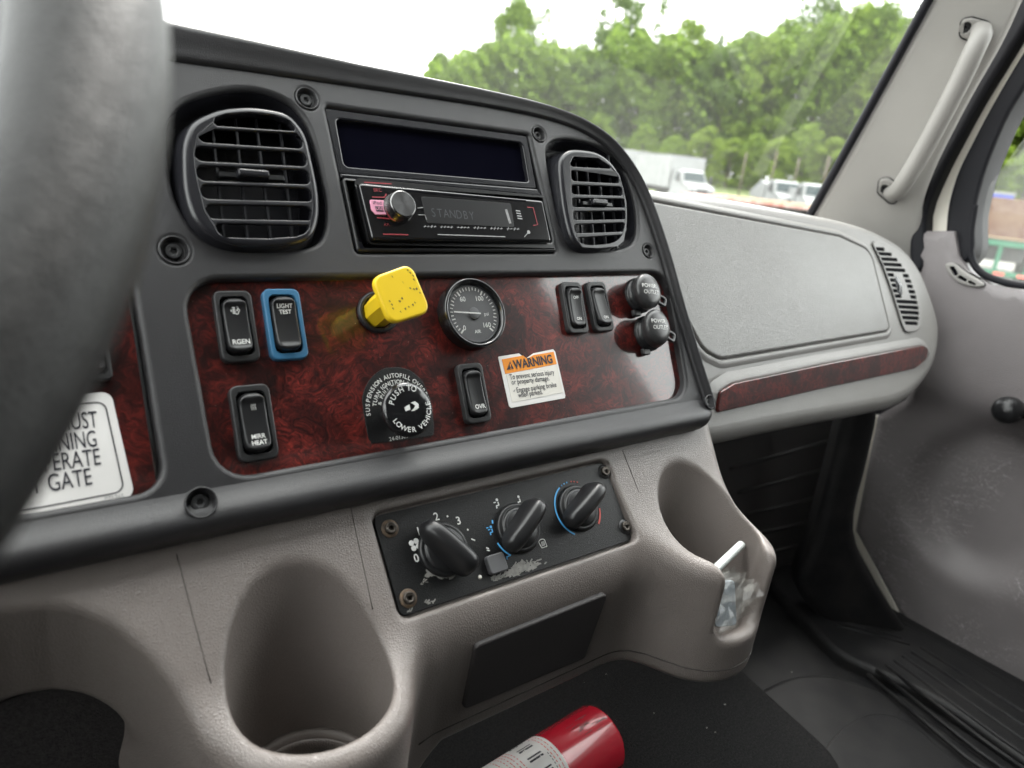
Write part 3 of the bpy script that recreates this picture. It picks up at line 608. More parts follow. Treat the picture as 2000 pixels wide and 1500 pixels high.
# ---- rocker switches
def rocker(label, tl, tr, br, bl, frame_m, tilt, symbols, cov=None, proud=0.0055, name='rocker_switch'):
    c = CB + proud; q = BF.L([tl, tr, br, bl], c); A = np.array(q); cen = A.mean(0)
    w = 0.5 * (np.linalg.norm(A[1] - A[0]) + np.linalg.norm(A[2] - A[3])); h = 0.5 * (np.linalg.norm(A[3] - A[0]) + np.linalg.norm(A[2] - A[1]))
    up = (A[0] + A[1] - A[2] - A[3]) / 2; rot = math.atan2(up[0], up[1]) * -1
    th = Thing(name, label, 'switch', BF, (cen[0], cen[1], CB)); a, b = 0, 0
    def P_(mb): return mb.xf(lambda x, y, z: (cen[0] + x * math.cos(rot) - y * math.sin(rot), cen[1] + x * math.sin(rot) + y * math.cos(rot), z))
    iw, ih = w * 0.735, h * 0.82
    th.part('switch_frame', P_(plate(rrect(0, 0, w, h, w * 0.20), [rrect(0, 0, iw, ih, w * 0.16)], CB - 0.003, c, 0.0013, 4, hole_bev=0.0006)), frame_m)
    th.part('switch_well', P_(plate(rrect(0, 0, iw + 0.001, ih + 0.001, w * 0.16), (), CB - 0.004, c - 0.003, 0)), 'cavity')
    pw, ph = iw * 0.93, ih * 0.95
    def top(x, y):
        t = y / (ph / 2); ridge = 0.0014 * math.exp(-((t - 0.80) / 0.11) ** 2) + 0.0007 * math.exp(-((t + 0.86) / 0.10) ** 2)
        return 0.0068 + tilt * 0.0018 * t - 0.0016 * (1 - t * t) - 0.0006 * (1 - (x / (pw / 2)) ** 2) + ridge
    th.part('rocker', P_(pillow(0, 0, pw, ph, pw * 0.40, c - 0.003, 0.0018, top, nu=20, nv=40)), 'black_satin')
    tx = MB()
    for kind, x, y, s in symbols:
        x, y = x * pw / 2, y * ph / 2; z = c - 0.003 + top(x, y) + 0.00035
        n0 = len(tx.v)
        if kind == 'exhaust':
            for k in range(4): strip([(x - s * 0.9, y + s * (0.75 - 0.5 * k)), (x - s * 0.1, y + s * (0.75 - 0.5 * k))], s * 0.2, z, tx)
            strip([(x - s * 0.5, y + s * 0.8), (x - s * 0.5, y - s * 0.8)], s * 0.2, z, tx)
            for dy in (0.62, -0.62): strip(arcp(x + s * 0.25, y + dy * s, s * 0.36, 100 if dy > 0 else -200, -80 if dy > 0 else 30), s * 0.17, z, tx)
            strip([(x + s * 0.55, y + s * 0.45), (x + s * 1.05, y), (x + s * 0.55, y - s * 0.45)], s * 0.17, z, tx); strip([(x, y), (x + s * 0.6, y)], s * 0.17, z, tx)
            strip([(x - s * 1.25, y + s * 0.3), (x - s * 1.05, y), (x - s * 1.25, y - s * 0.3)], s * 0.2, z, tx)
        elif kind == 'heat':
            for k in (-1, 0, 1): strip([(x + k * s * 0.6 + s * 0.15 * math.sin(j * 1.1), y - s + j * s * 0.28) for j in range(8)], s * 0.16, z, tx)
        else: text(kind, x, y, s, z, tx, bold=0.012, sx=0.95)
        # follow the rocker's dish
        tx.v[n0:] = [(vx, vy, c - 0.003 + top(vx, vy) + 0.0005) for vx, vy, vz in tx.v[n0:]]
    if symbols: th.part('lettering', P_(tx), symbols_m.get(label, 'white_print'))
    return th, cen, rot, c
symbols_m = {}
kp = lambda x, y: (300 + x / 3.3333, 480 + y / 3.3333)
L1 = 'black rocker switch lettered RGEN under an exhaust symbol'
rocker(L1, kp(385, 290), kp(630, 288), kp(705, 745), kp(450, 765), 'switch_frame', -0.6, [('exhaust', 0, 0.52, 0.0026), ('RGEN', 0.02, -0.62, 0.0047)])
L2 = 'black rocker switch in a blue frame lettered LIGHT TEST'
rocker(L2, kp(705, 278), kp(945, 276), kp(1018, 735), kp(772, 742), 'switch_blue', -0.5, [('LIGHT', 0, 0.60, 0.0042), ('TEST', 0, 0.39, 0.0042)]); symbols_m[L2] = 'grey_print'
L3 = 'black rocker switch lettered MIRR HEAT, lower left of the burl panel'
rocker(L3, kp(490, 905), kp(748, 900), kp(828, 1380), kp(560, 1415), 'switch_frame', -0.6, [('heat', 0, 0.5, 0.0020), ('MIRR', 0, -0.50, 0.0043), ('HEAT', 0, -0.71, 0.0043)])
kq = lambda x, y: (850 + x / 3.3333, 480 + y / 3.3333)
rocker('dusty black rocker switch lettered OVR beside the warning sticker', kq(140, 765), kq(305, 762), kq(375, 1145), kq(212, 1160), 'switch_frame', -0.5, [('OVR', 0.05, -0.62, 0.0050)])
k7 = lambda x, y: (1060 + x / 4.688, 520 + y / 4.688)
rocker('black rocker switch with worn print, left one of the pair near the power sockets', k7(170, 145), k7(352, 140), k7(432, 605), k7(250, 620), 'switch_frame', 0.3, [('OFF', 0, 0.45, 0.004), ('ON', 0, -0.60, 0.004)])
rocker('black rocker switch pressed in at the top, nearest the power sockets', k7(400, 140), k7(570, 137), k7(662, 585), k7(495, 603), 'switch_frame', -1.2, [('ON', 0, -0.62, 0.004)])
# rocker half hidden by the wheel
rocker('black rocker switch half hidden behind the steering wheel', (132, 610), (205, 618), (222, 738), (150, 750), 'switch_frame', 0.3, [])

# ---- yellow parking brake knob
ya, yb = BF.P(737, 611, CB)
yk = Thing('brake_knob', 'square yellow push-pull parking brake knob', 'knob', BF, (ya, yb, CB))
CK = 0.047
sq = BF.L([(729, 543), (803, 516), (841, 607), (765, 631)], CK)
sq = [tuple(np.mean(np.array(sq), 0) + (np.array(q) - np.mean(np.array(sq), 0)) * 1.04) for q in sq]; sqr = rpoly(sq, 0.0075)
yk.part('collar', lathe([(0.0165, CB - 0.001), (0.0165, CB + 0.003), (0.0150, CB + 0.0042), (0.0128, CB + 0.003), (0.0125, CB - 0.004), (0.0001, CB - 0.004)], ya, yb, 32), 'black_satin')
cenk = np.mean(np.array(sq), axis=0)
yk.part('knob_face', plate(sqr, (), CK - 0.0050, CK, 0.0016, 4, back=True), 'yellow')
st = MB(); n8 = 8; pr = []
for z, r, t in ((CB - 0.002, 0.0118, 0), (CB + 0.012, 0.0118, 0.3), (CB + 0.030, 0.0112, 0.75), (CK - 0.006, 0.0125, 1)):
    pr.append([(ya + (cenk[0] - ya) * t + r * math.cos(R(22.5 + 45 * i)), yb + (cenk[1] - yb) * t + r * math.sin(R(22.5 + 45 * i)), z) for i in range(n8)])
st.add([p for q in pr for p in q], [(k * n8 + i, k * n8 + (i + 1) % n8, (k + 1) * n8 + (i + 1) % n8, (k + 1) * n8 + i) for k in range(3) for i in range(n8)], False)
yk.part('stem', st, 'yellow')
tx = MB(); e0, e1, e2, e3 = [np.array(p) for p in sq]; ux = (e1 - e0); uy = (e3 - e0)
for (s, t, l, an) in [(0.83, 0.10, 0.05, 1), (0.86, 0.16, 0.06, 1), (0.90, 0.24, 0.05, 1), (0.88, 0.33, 0.04, 0), (0.72, 0.46, 0.05, 1), (0.79, 0.50, 0.07, 1), (0.85, 0.53, 0.06, 0), (0.90, 0.62, 0.04, 1), (0.36, 0.62, 0.09, 1), (0.44, 0.60, 0.05, 0), (0.15, 0.55, 0.05, 1), (0.17, 0.63, 0.05, 1), (0.16, 0.72, 0.03, 0), (0.30, 0.83, 0.03, 1), (0.42, 0.82, 0.05, 0), (0.52, 0.80, 0.04, 1), (0.62, 0.80, 0.05, 0), (0.70, 0.77, 0.03, 1), (0.43, 0.12, 0.02, 0), (0.62, 0.30, 0.015, 1)]:
    for j in range(2):
        c0 = e0 + ux * (s + 0.012 * j) + uy * (t + 0.02 * j); d = (ux * 0.6 + uy * 0.4) if an else (ux * 0.9 - uy * 0.2)
        strip([c0, c0 + d * l * (0.8 - 0.3 * j)], 0.0006 + 0.0003 * random.random(), CK + 0.00025, tx)
yk.part('worn_lettering', tx, 'ink')

# ---- air pressure gauge
ga, gb_ = BF.P(928, 611, 0.002)
gg = Thing('air_gauge', 'round black air pressure gauge with white ticks and needle', 'gauge', BF, (ga, gb_, CB)); CG = 0.0045; GR = 0.0298
gg.part('bezel_ring', lathe([(GR, CB - 0.001), (GR, CG - 0.003), (GR - 0.0006, CG - 0.0008), (GR - 0.0018, CG), (GR - 0.0030, CG - 0.0006), (GR - 0.0044, CG - 0.0040)], ga, gb_, 64), 'black_gloss')
gg.part('dial', disc(ga, gb_, GR - 0.0030, CG - 0.0048, 48), 'button_grey')
gg.part('dial_ring', lathe([(GR - 0.0044, CG - 0.0040), (GR - 0.0050, CG - 0.0034), (GR - 0.0058, CG - 0.0044)], ga, gb_, 64), 'charcoal_satin')
tx = MB(); zt = CG - 0.0045; rin = GR - 0.0072
for k in range(33):
    an = R(225 - 270 * k / 32); big = k in (0, 12, 20, 32); mid_ = k % 4 == 0
    r0 = rin - (0.0042 if big else 0.0034 if mid_ else 0.0026)
    strip([(ga + r0 * math.cos(an), gb_ + r0 * math.sin(an)), (ga + rin * math.cos(an), gb_ + rin * math.sin(an))], 0.0014 if big else 0.0009, zt, tx)
for s, k in (('0', 0), ('60', 12), ('100', 20), ('160', 32)):
    an = R(225 - 270 * k / 32); rr_ = GR * (0.50 if k else 0.56); text(s, ga + rr_ * math.cos(an), gb_ + rr_ * math.sin(an), 0.0058, zt, tx, bold=0.01)
text('AIR', ga + 0.0005, gb_ - GR * 0.52, 0.0040, zt, tx, bold=0.01); text('psi', ga + GR * 0.42, gb_ - 0.0010, 0.0045, zt, tx)
gg.part('dial_marks', tx, 'white_print')
nd = MB(); an = R(225 - 270 * 6 / 32)
strip([(ga - 0.006 * math.cos(an), gb_ - 0.006 * math.sin(an)), (ga + 0.020 * math.cos(an), gb_ + 0.020 * math.sin(an))], 0.0011, CG - 0.0030, nd)
ndo = gg.part('needle', nd, 'white_print')
gg.part('needle_hub', lathe([(0.0050, CG - 0.0044), (0.0050, CG - 0.0036), (0.0044, CG - 0.0032), (0.0001, CG - 0.0032)], ga, gb_, 24), 'button_grey', ndo)
gg.part('glass', disc(ga, gb_, GR - 0.0024, CG - 0.0014, 48), 'gauge_glass')

# ---- suspension override knob with its plate
lp = [kp(1362, 1050), kp(1358, 985), kp(1385, 905), kp(1435, 840), kp(1505, 798), kp(1590, 793), kp(1665, 812), kp(1735, 870), kp(1775, 940), kp(1800, 1010), kp(1812, 1090), kp(1822, 1190), kp(1815, 1222), kp(1790, 1240), kp(1450, 1286), kp(1415, 1275), kp(1395, 1245), kp(1378, 1150)]
sk_ = BF.L(lp, CB); sa, sb = BF.P(*kp(1585, 1065), CB)
sp = Thing('suspension_knob', 'round black push knob on a black plate lettered SUSPENSION AUTOFILL', 'knob', BF, (sa, sb, CB))
sp.part('label_plate', plate(crom(sk_, 3), (), CB - 0.001, CB + 0.0010, 0.0003), 'black_matte')
SK = 0.0135
ca, cb_ = BF.P(*kp(1668, 1062), SK); KRR = 0.0205
tx = MB()
arc_text('SUSPENSION AUTOFILL OVERRIDE', sa + 0.0015, sb + 0.000, 0.0258, 0.0047, CB + 0.0014, R(92), tx)
arc_text('TURN IGNITION OFF', sa + 0.002, sb + 0.000, 0.0208, 0.0045, CB + 0.0014, R(104), tx)
arc_text('& PULL TO', sa + 0.002, sb + 0.001, 0.0164, 0.0042, CB + 0.0014, R(126), tx)
text('24-01306-000', *BF.P(*kp(1620, 1246), CB), 0.0042, CB + 0.0014, tx, rot=0.02)
sp.part('plate_lettering', tx, 'white_print')
kb_o = sp.part('knob', lathe([(0.009, CB), (0.009, SK - 0.012), (KRR - 0.003, SK - 0.0085), (KRR, SK - 0.005), (KRR, SK - 0.003), (KRR - 0.001, SK - 0.0012), (KRR - 0.004, SK - 0.0002), (KRR * 0.5, SK + 0.0004), (0.0001, SK + 0.0006)], ca, cb_, 56), 'black_gloss')
tx = MB(); arc_text('PUSH TO', ca, cb_, KRR * 0.74, 0.0058, SK + 0.0009, R(112), tx, bold=0.01); arc_text('LOWER VEHICLE', ca, cb_, KRR * 0.76, 0.0055, SK + 0.0009, R(-72), tx, inside=True, bold=0.01)
sp.part('knob_lettering', tx, 'white_print', kb_o)
lg = MB()
for q in ([(1632, 1052), (1665, 1032), (1672, 1066), (1640, 1078)], [(1672, 1022), (1700, 1012), (1725, 1030), (1726, 1056), (1700, 1074), (1676, 1076), (1695, 1058), (1702, 1040), (1690, 1030)]):
    pts = BF.L([kp(*z) for z in q], SK + 0.001); lg.add([(x, y, SK + 0.0011) for x, y in ccw(pts)], [tuple(range(len(pts)))], False)
sp.part('knob_emblem', lg, 'white_print', kb_o)

# ---- power sockets
def outlet(label, base, face_, tabpx):
    a, b = BF.P(*base, CB); th = Thing('power_socket', label, 'power socket', BF, (a, b, CB)); ct = 0.017; fa, fb_ = BF.P(*face_, ct)
    th.part('socket_collar', lathe([(0.0182, CB - 0.001), (0.0182, CB + 0.0025), (0.017, CB + 0.004), (0.0158, CB + 0.0045), (0.0155, CB + 0.009)], a, b, 36), 'black_satin')
    pr = []
    for (r, z) in [(0.0160, CB + 0.008), (0.0172, CB + 0.010), (0.0176, ct - 0.007), (0.0172, ct - 0.0045), (0.0155, ct - 0.0022), (0.0115, ct - 0.0006), (0.006, ct + 0.0002), (0.0001, ct + 0.0004)]: pr.append((r, z))
    mb = lathe(pr, 0, 0, 40)
    mb.xf(lambda x, y, z: (a + (fa - a) * min(1, max(0, (z - CB - 0.008) / (ct - CB - 0.008))) + x, b + (fb_ - b) * min(1, max(0, (z - CB - 0.008) / (ct - CB - 0.008))) + y, z))
    cap_ = th.part('cap', mb, 'socket_cap')
    ta, tb_ = BF.P(*tabpx, ct - 0.006); d = np.array([ta - fa, tb_ - fb_]); d /= np.linalg.norm(d); an = math.atan2(d[1], d[0])
    pl = plate(rrect(0, 0, 0.014, 0.0105, 0.003), [rrect(0.0012, 0, 0.006, 0.005, 0.0015)], -0.003, 0.0, 0.0009, 3)
    pl.xf(lambda x, y, z: (fa + d[0] * 0.0215 + x * math.cos(an) - y * math.sin(an), fb_ + d[1] * 0.0215 + x * math.sin(an) + y * math.cos(an), ct - 0.0045 + z))
    th.part('pull_tab', pl, 'socket_cap', cap_)
    hg = plate(rrect(0, 0, 0.010, 0.007, 0.002), (), -0.004, 0, 0.001, 3); hg.xf(lambda x, y, z: (a - 0.012 + x, b - 0.0185 + y, CB + 0.006 + z)); th.part('strap', hg, 'black_satin', cap_)
    tx = MB(); text('POWER', fa - 0.0005, fb_ + 0.0035, 0.0056, 0, tx, bold=0.01, rot=-0.1); text('OUTLET', fa + 0.0008, fb_ - 0.0030, 0.0056, 0, tx, bold=0.01, rot=-0.1)
    def dome(x, y): r = math.hypot(x - fa, y - fb_); return np.interp(r, [0, 0.006, 0.0115, 0.0155], [ct + 0.0004, ct + 0.0002, ct - 0.0006, ct - 0.0022]) + 0.0004
    tx.xf(lambda x, y, z: (x, y, dome(x, y))); th.part('cap_lettering', tx, 'white_print', cap_)
mat('socket_cap', (0.045, 0.045, 0.046), 0.30, grain=('noise', 1200, 0.0001))
outlet('upper of two capped 12-volt power sockets at the burl panel edge', (1246, 578), (1270, 565), (1300, 592))
outlet('lower of two capped 12-volt power sockets at the burl panel edge', (1264, 652), (1288, 634), (1318, 662))

# ---- warning sticker on the burl
CS = CB + 0.0005
ws = Thing('warning_sticker', 'white warning sticker with orange header and torn top edge', 'sticker', BF, (*BF.P(1037, 740, CS), CS))
ws.part('sticker_base', plate(rpoly(BF.L([kq(410, 722), kq(545, 700), kq(590, 735), kq(640, 700), kq(768, 673), kq(782, 690), kq(848, 975), kq(845, 992), kq(497, 1055), kq(482, 1045)], CS), [0.0012] * 10), (), CB, CS, 0.0001), 'sticker_white')
ws.part('orange_header', plate(BF.L([kq(433, 740), kq(570, 715), kq(598, 735), kq(640, 712), kq(770, 690), kq(790, 770), kq(456, 835)], CS), (), CB, CS + 0.0003, 0), 'orange')
ws.part('text_field', plate(BF.L([kq(462, 840), kq(793, 777), kq(830, 955), kq(500, 1020)], CS), (), CB, CS + 0.0003, 0), 'sticker_cream')
def lay(mb, o, e, fn):          # text laid along a pixel baseline
    pass
def ptext(fr, body, px, py, px2, py2, size, c, mb, bold=0.0, k=kq, sx=1.0):
    p0 = np.array(fr.P(*k(px, py), c)); p1 = np.array(fr.P(*k(px2, py2), c)); d = p1 - p0
    cu = MB(); text(body, 0, 0, 1.0, 0, cu, bold=bold, align='LEFT'); w = max(v[0] for v in cu.v)
    an = math.atan2(d[1], d[0]); s = np.linalg.norm(d) / w
    mb.add([(p0[0] + s * x * math.cos(an) - size * y * math.sin(an), p0[1] + s * x * math.sin(an) + size * y * math.cos(an), c) for x, y, z in cu.v], cu.f, False)
tx = MB(); z = CS + 0.0006
ptext(BF, 'WARNING', 512, 778, 762, 738, 0.0108, z, tx, 0.03)
tri_ = BF.L([kq(466, 808), kq(487, 752), kq(512, 800)], z); tx.add([(x, y, z) for x, y in tri_], [(0, 2, 1) if area(tri_) < 0 else (0, 1, 2)], False)
ptext(BF, 'To prevent serious injury', 485, 856, 775, 822, 0.0064, z, tx, 0.006)
ptext(BF, 'or property damage.', 496, 890, 742, 862, 0.0064, z, tx, 0.006)
ptext(BF, 'Engage parking brake', 528, 942, 788, 904, 0.0064, z, tx, 0.006)
ptext(BF, 'when parked.', 540, 975, 698, 950, 0.0064, z, tx, 0.006)
strip([BF.P(*kq(*q), z) for q in [(508, 942), (513, 952), (520, 936)]], 0.0005, z, tx)
ws.part('lettering', tx, 'ink')
tx = MB(); ex = BF.L([kq(487, 768), kq(490, 788)], z); strip(ex, 0.0011, z + 0.0002, tx); disc(*BF.P(*kq(492, 797), z), 0.0006, z + 0.0002, 8, tx); ws.part('alert_mark', tx, 'orange')

# ---- liftgate sticker left
LS = CB + 0.0006; kl = lambda x, y: (x / 2.586, 500 + y / 2.586)
ls = Thing('instruction_sticker', 'white instruction sticker with rounded corners partly hidden by the steering wheel', 'sticker', BF, (*BF.P(130, 880, LS), LS))
q4 = BF.L([kl(-300, 790), kl(560, 682), kl(683, 1218), kl(-150, 1385)], LS)
ls.part('sticker_base', plate(rpoly(q4, 0.006), (), CB, LS, 0.0001), 'sticker_white')
tx = MB(); inn = rpoly(BF.L([kl(-290, 832), kl(528, 735), kl(628, 1188), kl(-150, 1338)], LS), 0.005); strip(inn + inn[:1], 0.0007, LS + 0.0003, tx)
for s, x0, y0, x1, y1 in (('ENGINE MUST', -20, 884, 492, 828), ('BE RUNNING', 10, 988, 486, 925), ('TO OPERATE', -10, 1086, 506, 1016), ('LIFT GATE', 42, 1188, 462, 1116)):
    ptext(BF, s, x0, y0, x1, y1, 0.0142, LS + 0.0004, tx, 0.0, kl)
ls.part('lettering', tx, 'ink')
tx = MB(); ptext(BF, 'PTL265', 528, 1228, 625, 1214, 0.0042, LS + 0.0004, tx, 0.0, kl); ls.part('form_number', tx, 'grey_print')

# ================================================================== console under the panel
cons = Thing('console', 'taupe moulded lower console with two cup holders and a heater control recess', 'console', WF, (0, 0, 0))
hh = 0.0017; X0, X1, Y0, Y1, Z0, Z1 = -0.15, 0.645, 0.262, 0.470, -0.530, -0.195
gx, gy, gz = np.arange(X0, X1, hh), np.arange(Y0, Y1, hh), np.arange(Z0, Z1, hh)
X, Y, Z = np.meshgrid(gx.astype(np.float32), gy.astype(np.float32), gz.astype(np.float32), indexing='ij')
faceD = NH[1] * Y + NH[2] * Z + KH
wxs = [-0.4, -0.004, 0.018, 0.034, 0.048, 0.060, 0.069, 0.076, 0.082, 0.10, 0.20, 0.212, 0.226, 0.25, 0.46, 0.50, 0.65]
wys = [0.412, 0.412, 0.408, 0.402, 0.391, 0.377, 0.362, 0.347, 0.336, 0.330, 0.325, 0.333, 0.341, 0.346, 0.346, 0.343, 0.335]
fx = np.arange(X0 - 0.05, X1 + 0.05, 0.002); fy = np.interp(fx, wxs, wys); ker = np.hanning(9); ker /= ker.sum(); fy = np.convolve(np.pad(fy, 4, 'edge'), ker, 'valid')
wy = np.interp(gx, fx, fy); sl_ = np.gradient(wy, gx); wz0 = np.interp(gx, [0.0, 0.05, 0.12], [-0.265, -0.28, -0.33]).astype(np.float32)[:, None, None]; wy = wy.astype(np.float32)[:, None, None]; sc_ = (1 / np.sqrt(1 + sl_ ** 2)).astype(np.float32)[:, None, None]
wsl = np.interp(gx, [0.0, 0.05, 0.12], [0.38, 0.38, 0.12]).astype(np.float32)[:, None, None]; kr_ = np.interp(gx, [0.06, 0.20], [0.006, 0.020]).astype(np.float32)[:, None, None]
wall = (wy + (np.minimum(-0.27, wz0) - Z) * wsl - Y) * sc_
body = smax(faceD, wall, kr_)
def vcyl(cx, cy, r, taper=0.0, zr=-0.33): return np.sqrt((X - cx) ** 2 + (Y - cy) ** 2) - (r + taper * (Z - zr))
LC, RC = (0.147, 0.347), (0.537, 0.347)
colL = smax(vcyl(*LC, 0.064, 0.02), Z + 0.331, 0.016); colR = smax(vcyl(*RC, 0.066, 0.03), Z + 0.322, 0.016)
body = smin(body, colL, 0.022); body = smin(body, colR, 0.045)
zb = np.interp(gx, [-0.2, 0.19, 0.235, 0.26], [-0.60, -0.60, -0.475, -0.447]).astype(np.float32)[:, None, None]
body = smax(body, zb - Z, 0.012)
body = smax(body, X - (0.598 + np.maximum(0, Z + 0.31) * 0.32 + np.maximum(0, -0.33 - Z) * 0.2), 0.020)
boreL = np.maximum(vcyl(*LC, 0.0500, 0.03), -0.412 - Z); boreL2 = np.maximum(vcyl(*LC, 0.041, 0.02), -0.47 - Z)
body = smax(body, -boreL, 0.0036); body = smax(body, -boreL2, 0.003)
boreR = smax(vcyl(*RC, 0.0500, 0.04), -0.412 - Z, 0.012)
body = smax(body, -boreR, 0.0036)
notch = smax(smax(np.abs(X - 0.534) - 0.031, -0.396 - Z, 0.018), np.maximum(Y - 0.345, 0.2 - Y), 0.004)
body = smax(body, -notch, 0.009)
ha, hb = X, 0.673073 * Y + 0.739576 * Z
rec = np.maximum(smax(np.abs(ha - 0.3330) - 0.1182, np.abs(hb - 0.0487) - 0.0388, 0.010), -0.0065 - faceD)
body = smax(body, -rec, 0.0035)
hole = np.sqrt((X - 0.004) ** 2 + (Z + 0.398) ** 2) - 0.051
body = smax(body, -hole, 0.010)
V, Q = snet(body, (X0, Y0, Z0), hh)
link_np('console_body', V, Q, 'taupe', cons.e)
def surf_y(x, z):
    """first console surface met from the rear at (x, z)"""
    i = int(round((x - X0) / hh)); k = int(round((z - Z0) / hh)); col = body[i, :, k]; j = int(np.argmax(col < 0))
    if j == 0: return None
    return gy[j - 1] + hh * col[j - 1] / (col[j - 1] - col[j])
# seam of the bottom trim and parting lines
pts = [(x, surf_y(x, -0.428), -0.428) for x in np.arange(0.235, 0.600, 0.006)]
pts = [(p[0], p[1] - 0.0001, p[2]) for p in pts if p[1] is not None]
cons.part('trim_seam', tube(pts, 0.0007, 6), 'seam')
for q in ([(345, 1082), (380, 1200), (412, 1335)], [(684, 985), (705, 1080), (728, 1190)], [(1216, 880), (1262, 1000), (1288, 1062)]):
    A = HF.L(q, 0); P3 = [HF.W(a, b, -0.0001) for a, b in A]; P3 = [tuple(np.array(P3[0]) * (1 - t) + np.array(P3[-1]) * t) for t in np.linspace(0, 1, 8)]
    cons.part('parting_line', tube(P3, 0.00045, 5), 'parting')
cons.part('speaker_grille', tube([(0.004, 0.447, -0.404), (0.004, 0.452, -0.404)], 0.055, 28), 'speaker_cloth')
cons.part('cup_floor', lathe([(0.041, -0.468), (0.0001, -0.468)], *LC, 32), 'rubber')
cons.part('cup_ring', lathe([(0.0482, -0.4125), (0.0474, -0.4085), (0.0450, -0.4080), (0.0420, -0.4085), (0.0412, -0.4125)], *LC, 48), 'taupe_smooth')
# flat brown cover on the recessed wall
tw = 0.12; un = 1 / math.sqrt(1 + tw * tw)
CF = Frame((0, 0.346, -0.33), (1, 0, 0), (0, -tw * un, un))
cq = CF.L([(930, 1262), (1189, 1158), (1142, 1286), (904, 1388)], 0.003)
cq = [cq[0], cq[1], cq[2], cq[3]]
cons.part('blank_cover', plate(rpoly(cq, [0.006, 0.004, 0.006, 0.004]), (), -0.004, 0.0035, 0.0018, 4).xf(lambda a, b, c: tuple(CF.W(a, b, c))), 'cover_brown')

# ---- heater control panel
kh = lambda x, y: (700 + x / 3.3333, 880 + y / 3.3333)
hv = Thing('heater_controls', 'black heater control panel with three rotary knobs and scratched print', 'control panel', HF, (0.333, 0.0487, -0.006)); CH = -0.0030
hv.part('control_plate', plate(rrect(0.3330, 0.0487, 0.2320, 0.0735, 0.0055), (), -0.0068, CH, 0.0005, 3), 'black_matte')
for sx_, sy_ in ((205, 508), (325, 962), (1600, 138), (1735, 497)):
    a, b = HF.P(*kh(sx_, sy_), CH); big = sx_ < 400
    hv.part('washer', lathe([(0.0068, CH), (0.0066, CH + 0.0006), (0.0045, CH + 0.0008), (0.003, CH + 0.0008)], a, b, 24), 'rust_ring' if big else 'screw_black')
    s = plate(circle(a, b, 0.0046, 20), [torx(a, b, 0.0024)], CH, CH + 0.0032, 0.0009, 3); disc(a, b, 0.003, CH + 0.0012, 12, s); hv.part('screw', s, 'steel_dark')
def hknob(cx, cy, dirpx):
    a, b = HF.P(*kh(cx, cy), CH + 0.003); da, db = HF.P(*kh(*dirpx), CH + 0.018); an = math.atan2(db - b, da - a)
    base = lathe([(0.0205, CH), (0.0205, CH + 0.002), (0.0196, CH + 0.0034), (0.0176, CH + 0.0040), (0.0170, CH + 0.0036), (0.0166, CH + 0.0050), (0.0150, CH + 0.0062), (0.0001, CH + 0.0066)], a, b, 44)
    o = hv.part('knob', base, 'black_satin')
    # grip bar: long rounded wedge, taller at the pointing end
    L_ = 0.0530; n_ = 30; v = []; prof_n = 15
    for i in range(n_ + 1):
        s = -1 + 2 * i / n_; x = s * L_ / 2
        wdt = (0.0100 + 0.0008 * s) * (1 - abs(s) ** 5) ** 0.5 + 0.0001; ht = (0.0165 + 0.0030 * s - 0.002 * s * s) * (1 - max(0, abs(s)) ** 7) ** 0.5
        for k in range(prof_n):
            t = math.pi * k / (prof_n - 1); yy = math.copysign(abs(math.cos(t)) ** 0.62, math.cos(t)) * wdt; zz = math.sin(t) ** 0.72 * ht
            yy *= 1 - 0.30 * (zz / 0.018)
            v.append((a + x * math.cos(an) - yy * math.sin(an), b + x * math.sin(an) + yy * math.cos(an), CH + 0.0058 + zz))
    f = [(i * prof_n + k, (i + 1) * prof_n + k, (i + 1) * prof_n + k + 1, i * prof_n + k + 1) for i in range(n_) for k in range(prof_n - 1)]
    mb = MB().add(v, f, True); hv.part('grip', mb, 'black_satin', o)
    tx = MB(); strip([(a + 0.014 * math.cos(an + s), b + 0.014 * math.sin(an + s)) for s in np.linspace(R(35), R(145), 16)], 0.0006, CH + 0.0068, tx); hv.part('edge_line', tx, 'dim_print', o)
    return a, b
k1 = hknob(562, 640, (790, 770)); k2_ = hknob(1050, 500, (1200, 330)); k3 = hknob(1440, 370, (1590, 230))
zt = CH + 0.0004
tx = MB()
for s, x, y in (('1', 392, 528), ('2', 508, 432), ('3', 652, 458), ('0', 378, 702)): text(s, *HF.P(*kh(x, y), zt), 0.0088 if s != '0' else 0.0085, zt, tx, bold=0.01)
for x, y in ((438, 466), (580, 428), (712, 515)): disc(*HF.P(*kh(x, y), zt), 0.0008, zt, 10, tx)
fa_, fb2 = HF.P(*kh(368, 612), zt)
for k in range(4):
    an = R(45 + 90 * k + 10); disc(fa_ + 0.0029 * math.cos(an), fb2 + 0.0029 * math.sin(an), 0.0021, zt, 14, tx)
strip([HF.P(*kh(832, 632), zt), HF.P(*kh(850, 640), zt)], 0.001, zt, tx); strip([HF.P(*kh(836, 648), zt), HF.P(*kh(856, 652), zt)], 0.001, zt, tx); strip([HF.P(*kh(735, 575), zt), HF.P(*kh(760, 585), zt)], 0.001, zt, tx)
def person_icon(x, y, s, mb, extra=()):
    a, b = HF.P(*kh(x, y), zt); disc(a, b + 0.9 * s, 0.45 * s, zt, 12, mb)
    strip([(a + 0.1 * s, b + 0.25 * s), (a + 0.1 * s, b - 0.7 * s), (a - 0.8 * s, b - 0.75 * s), (a - 0.9 * s, b - 1.5 * s)], 0.45 * s, zt, mb)
    for dx, dy in extra: strip([(a + dx * s, b + dy * s), (a + (dx - 0.8) * s, b + dy * s)], 0.3 * s, zt, mb)
person_icon(908, 340, 0.0028, tx, ((-0.6, 0.3),)); person_icon(1048, 318, 0.0026, tx)
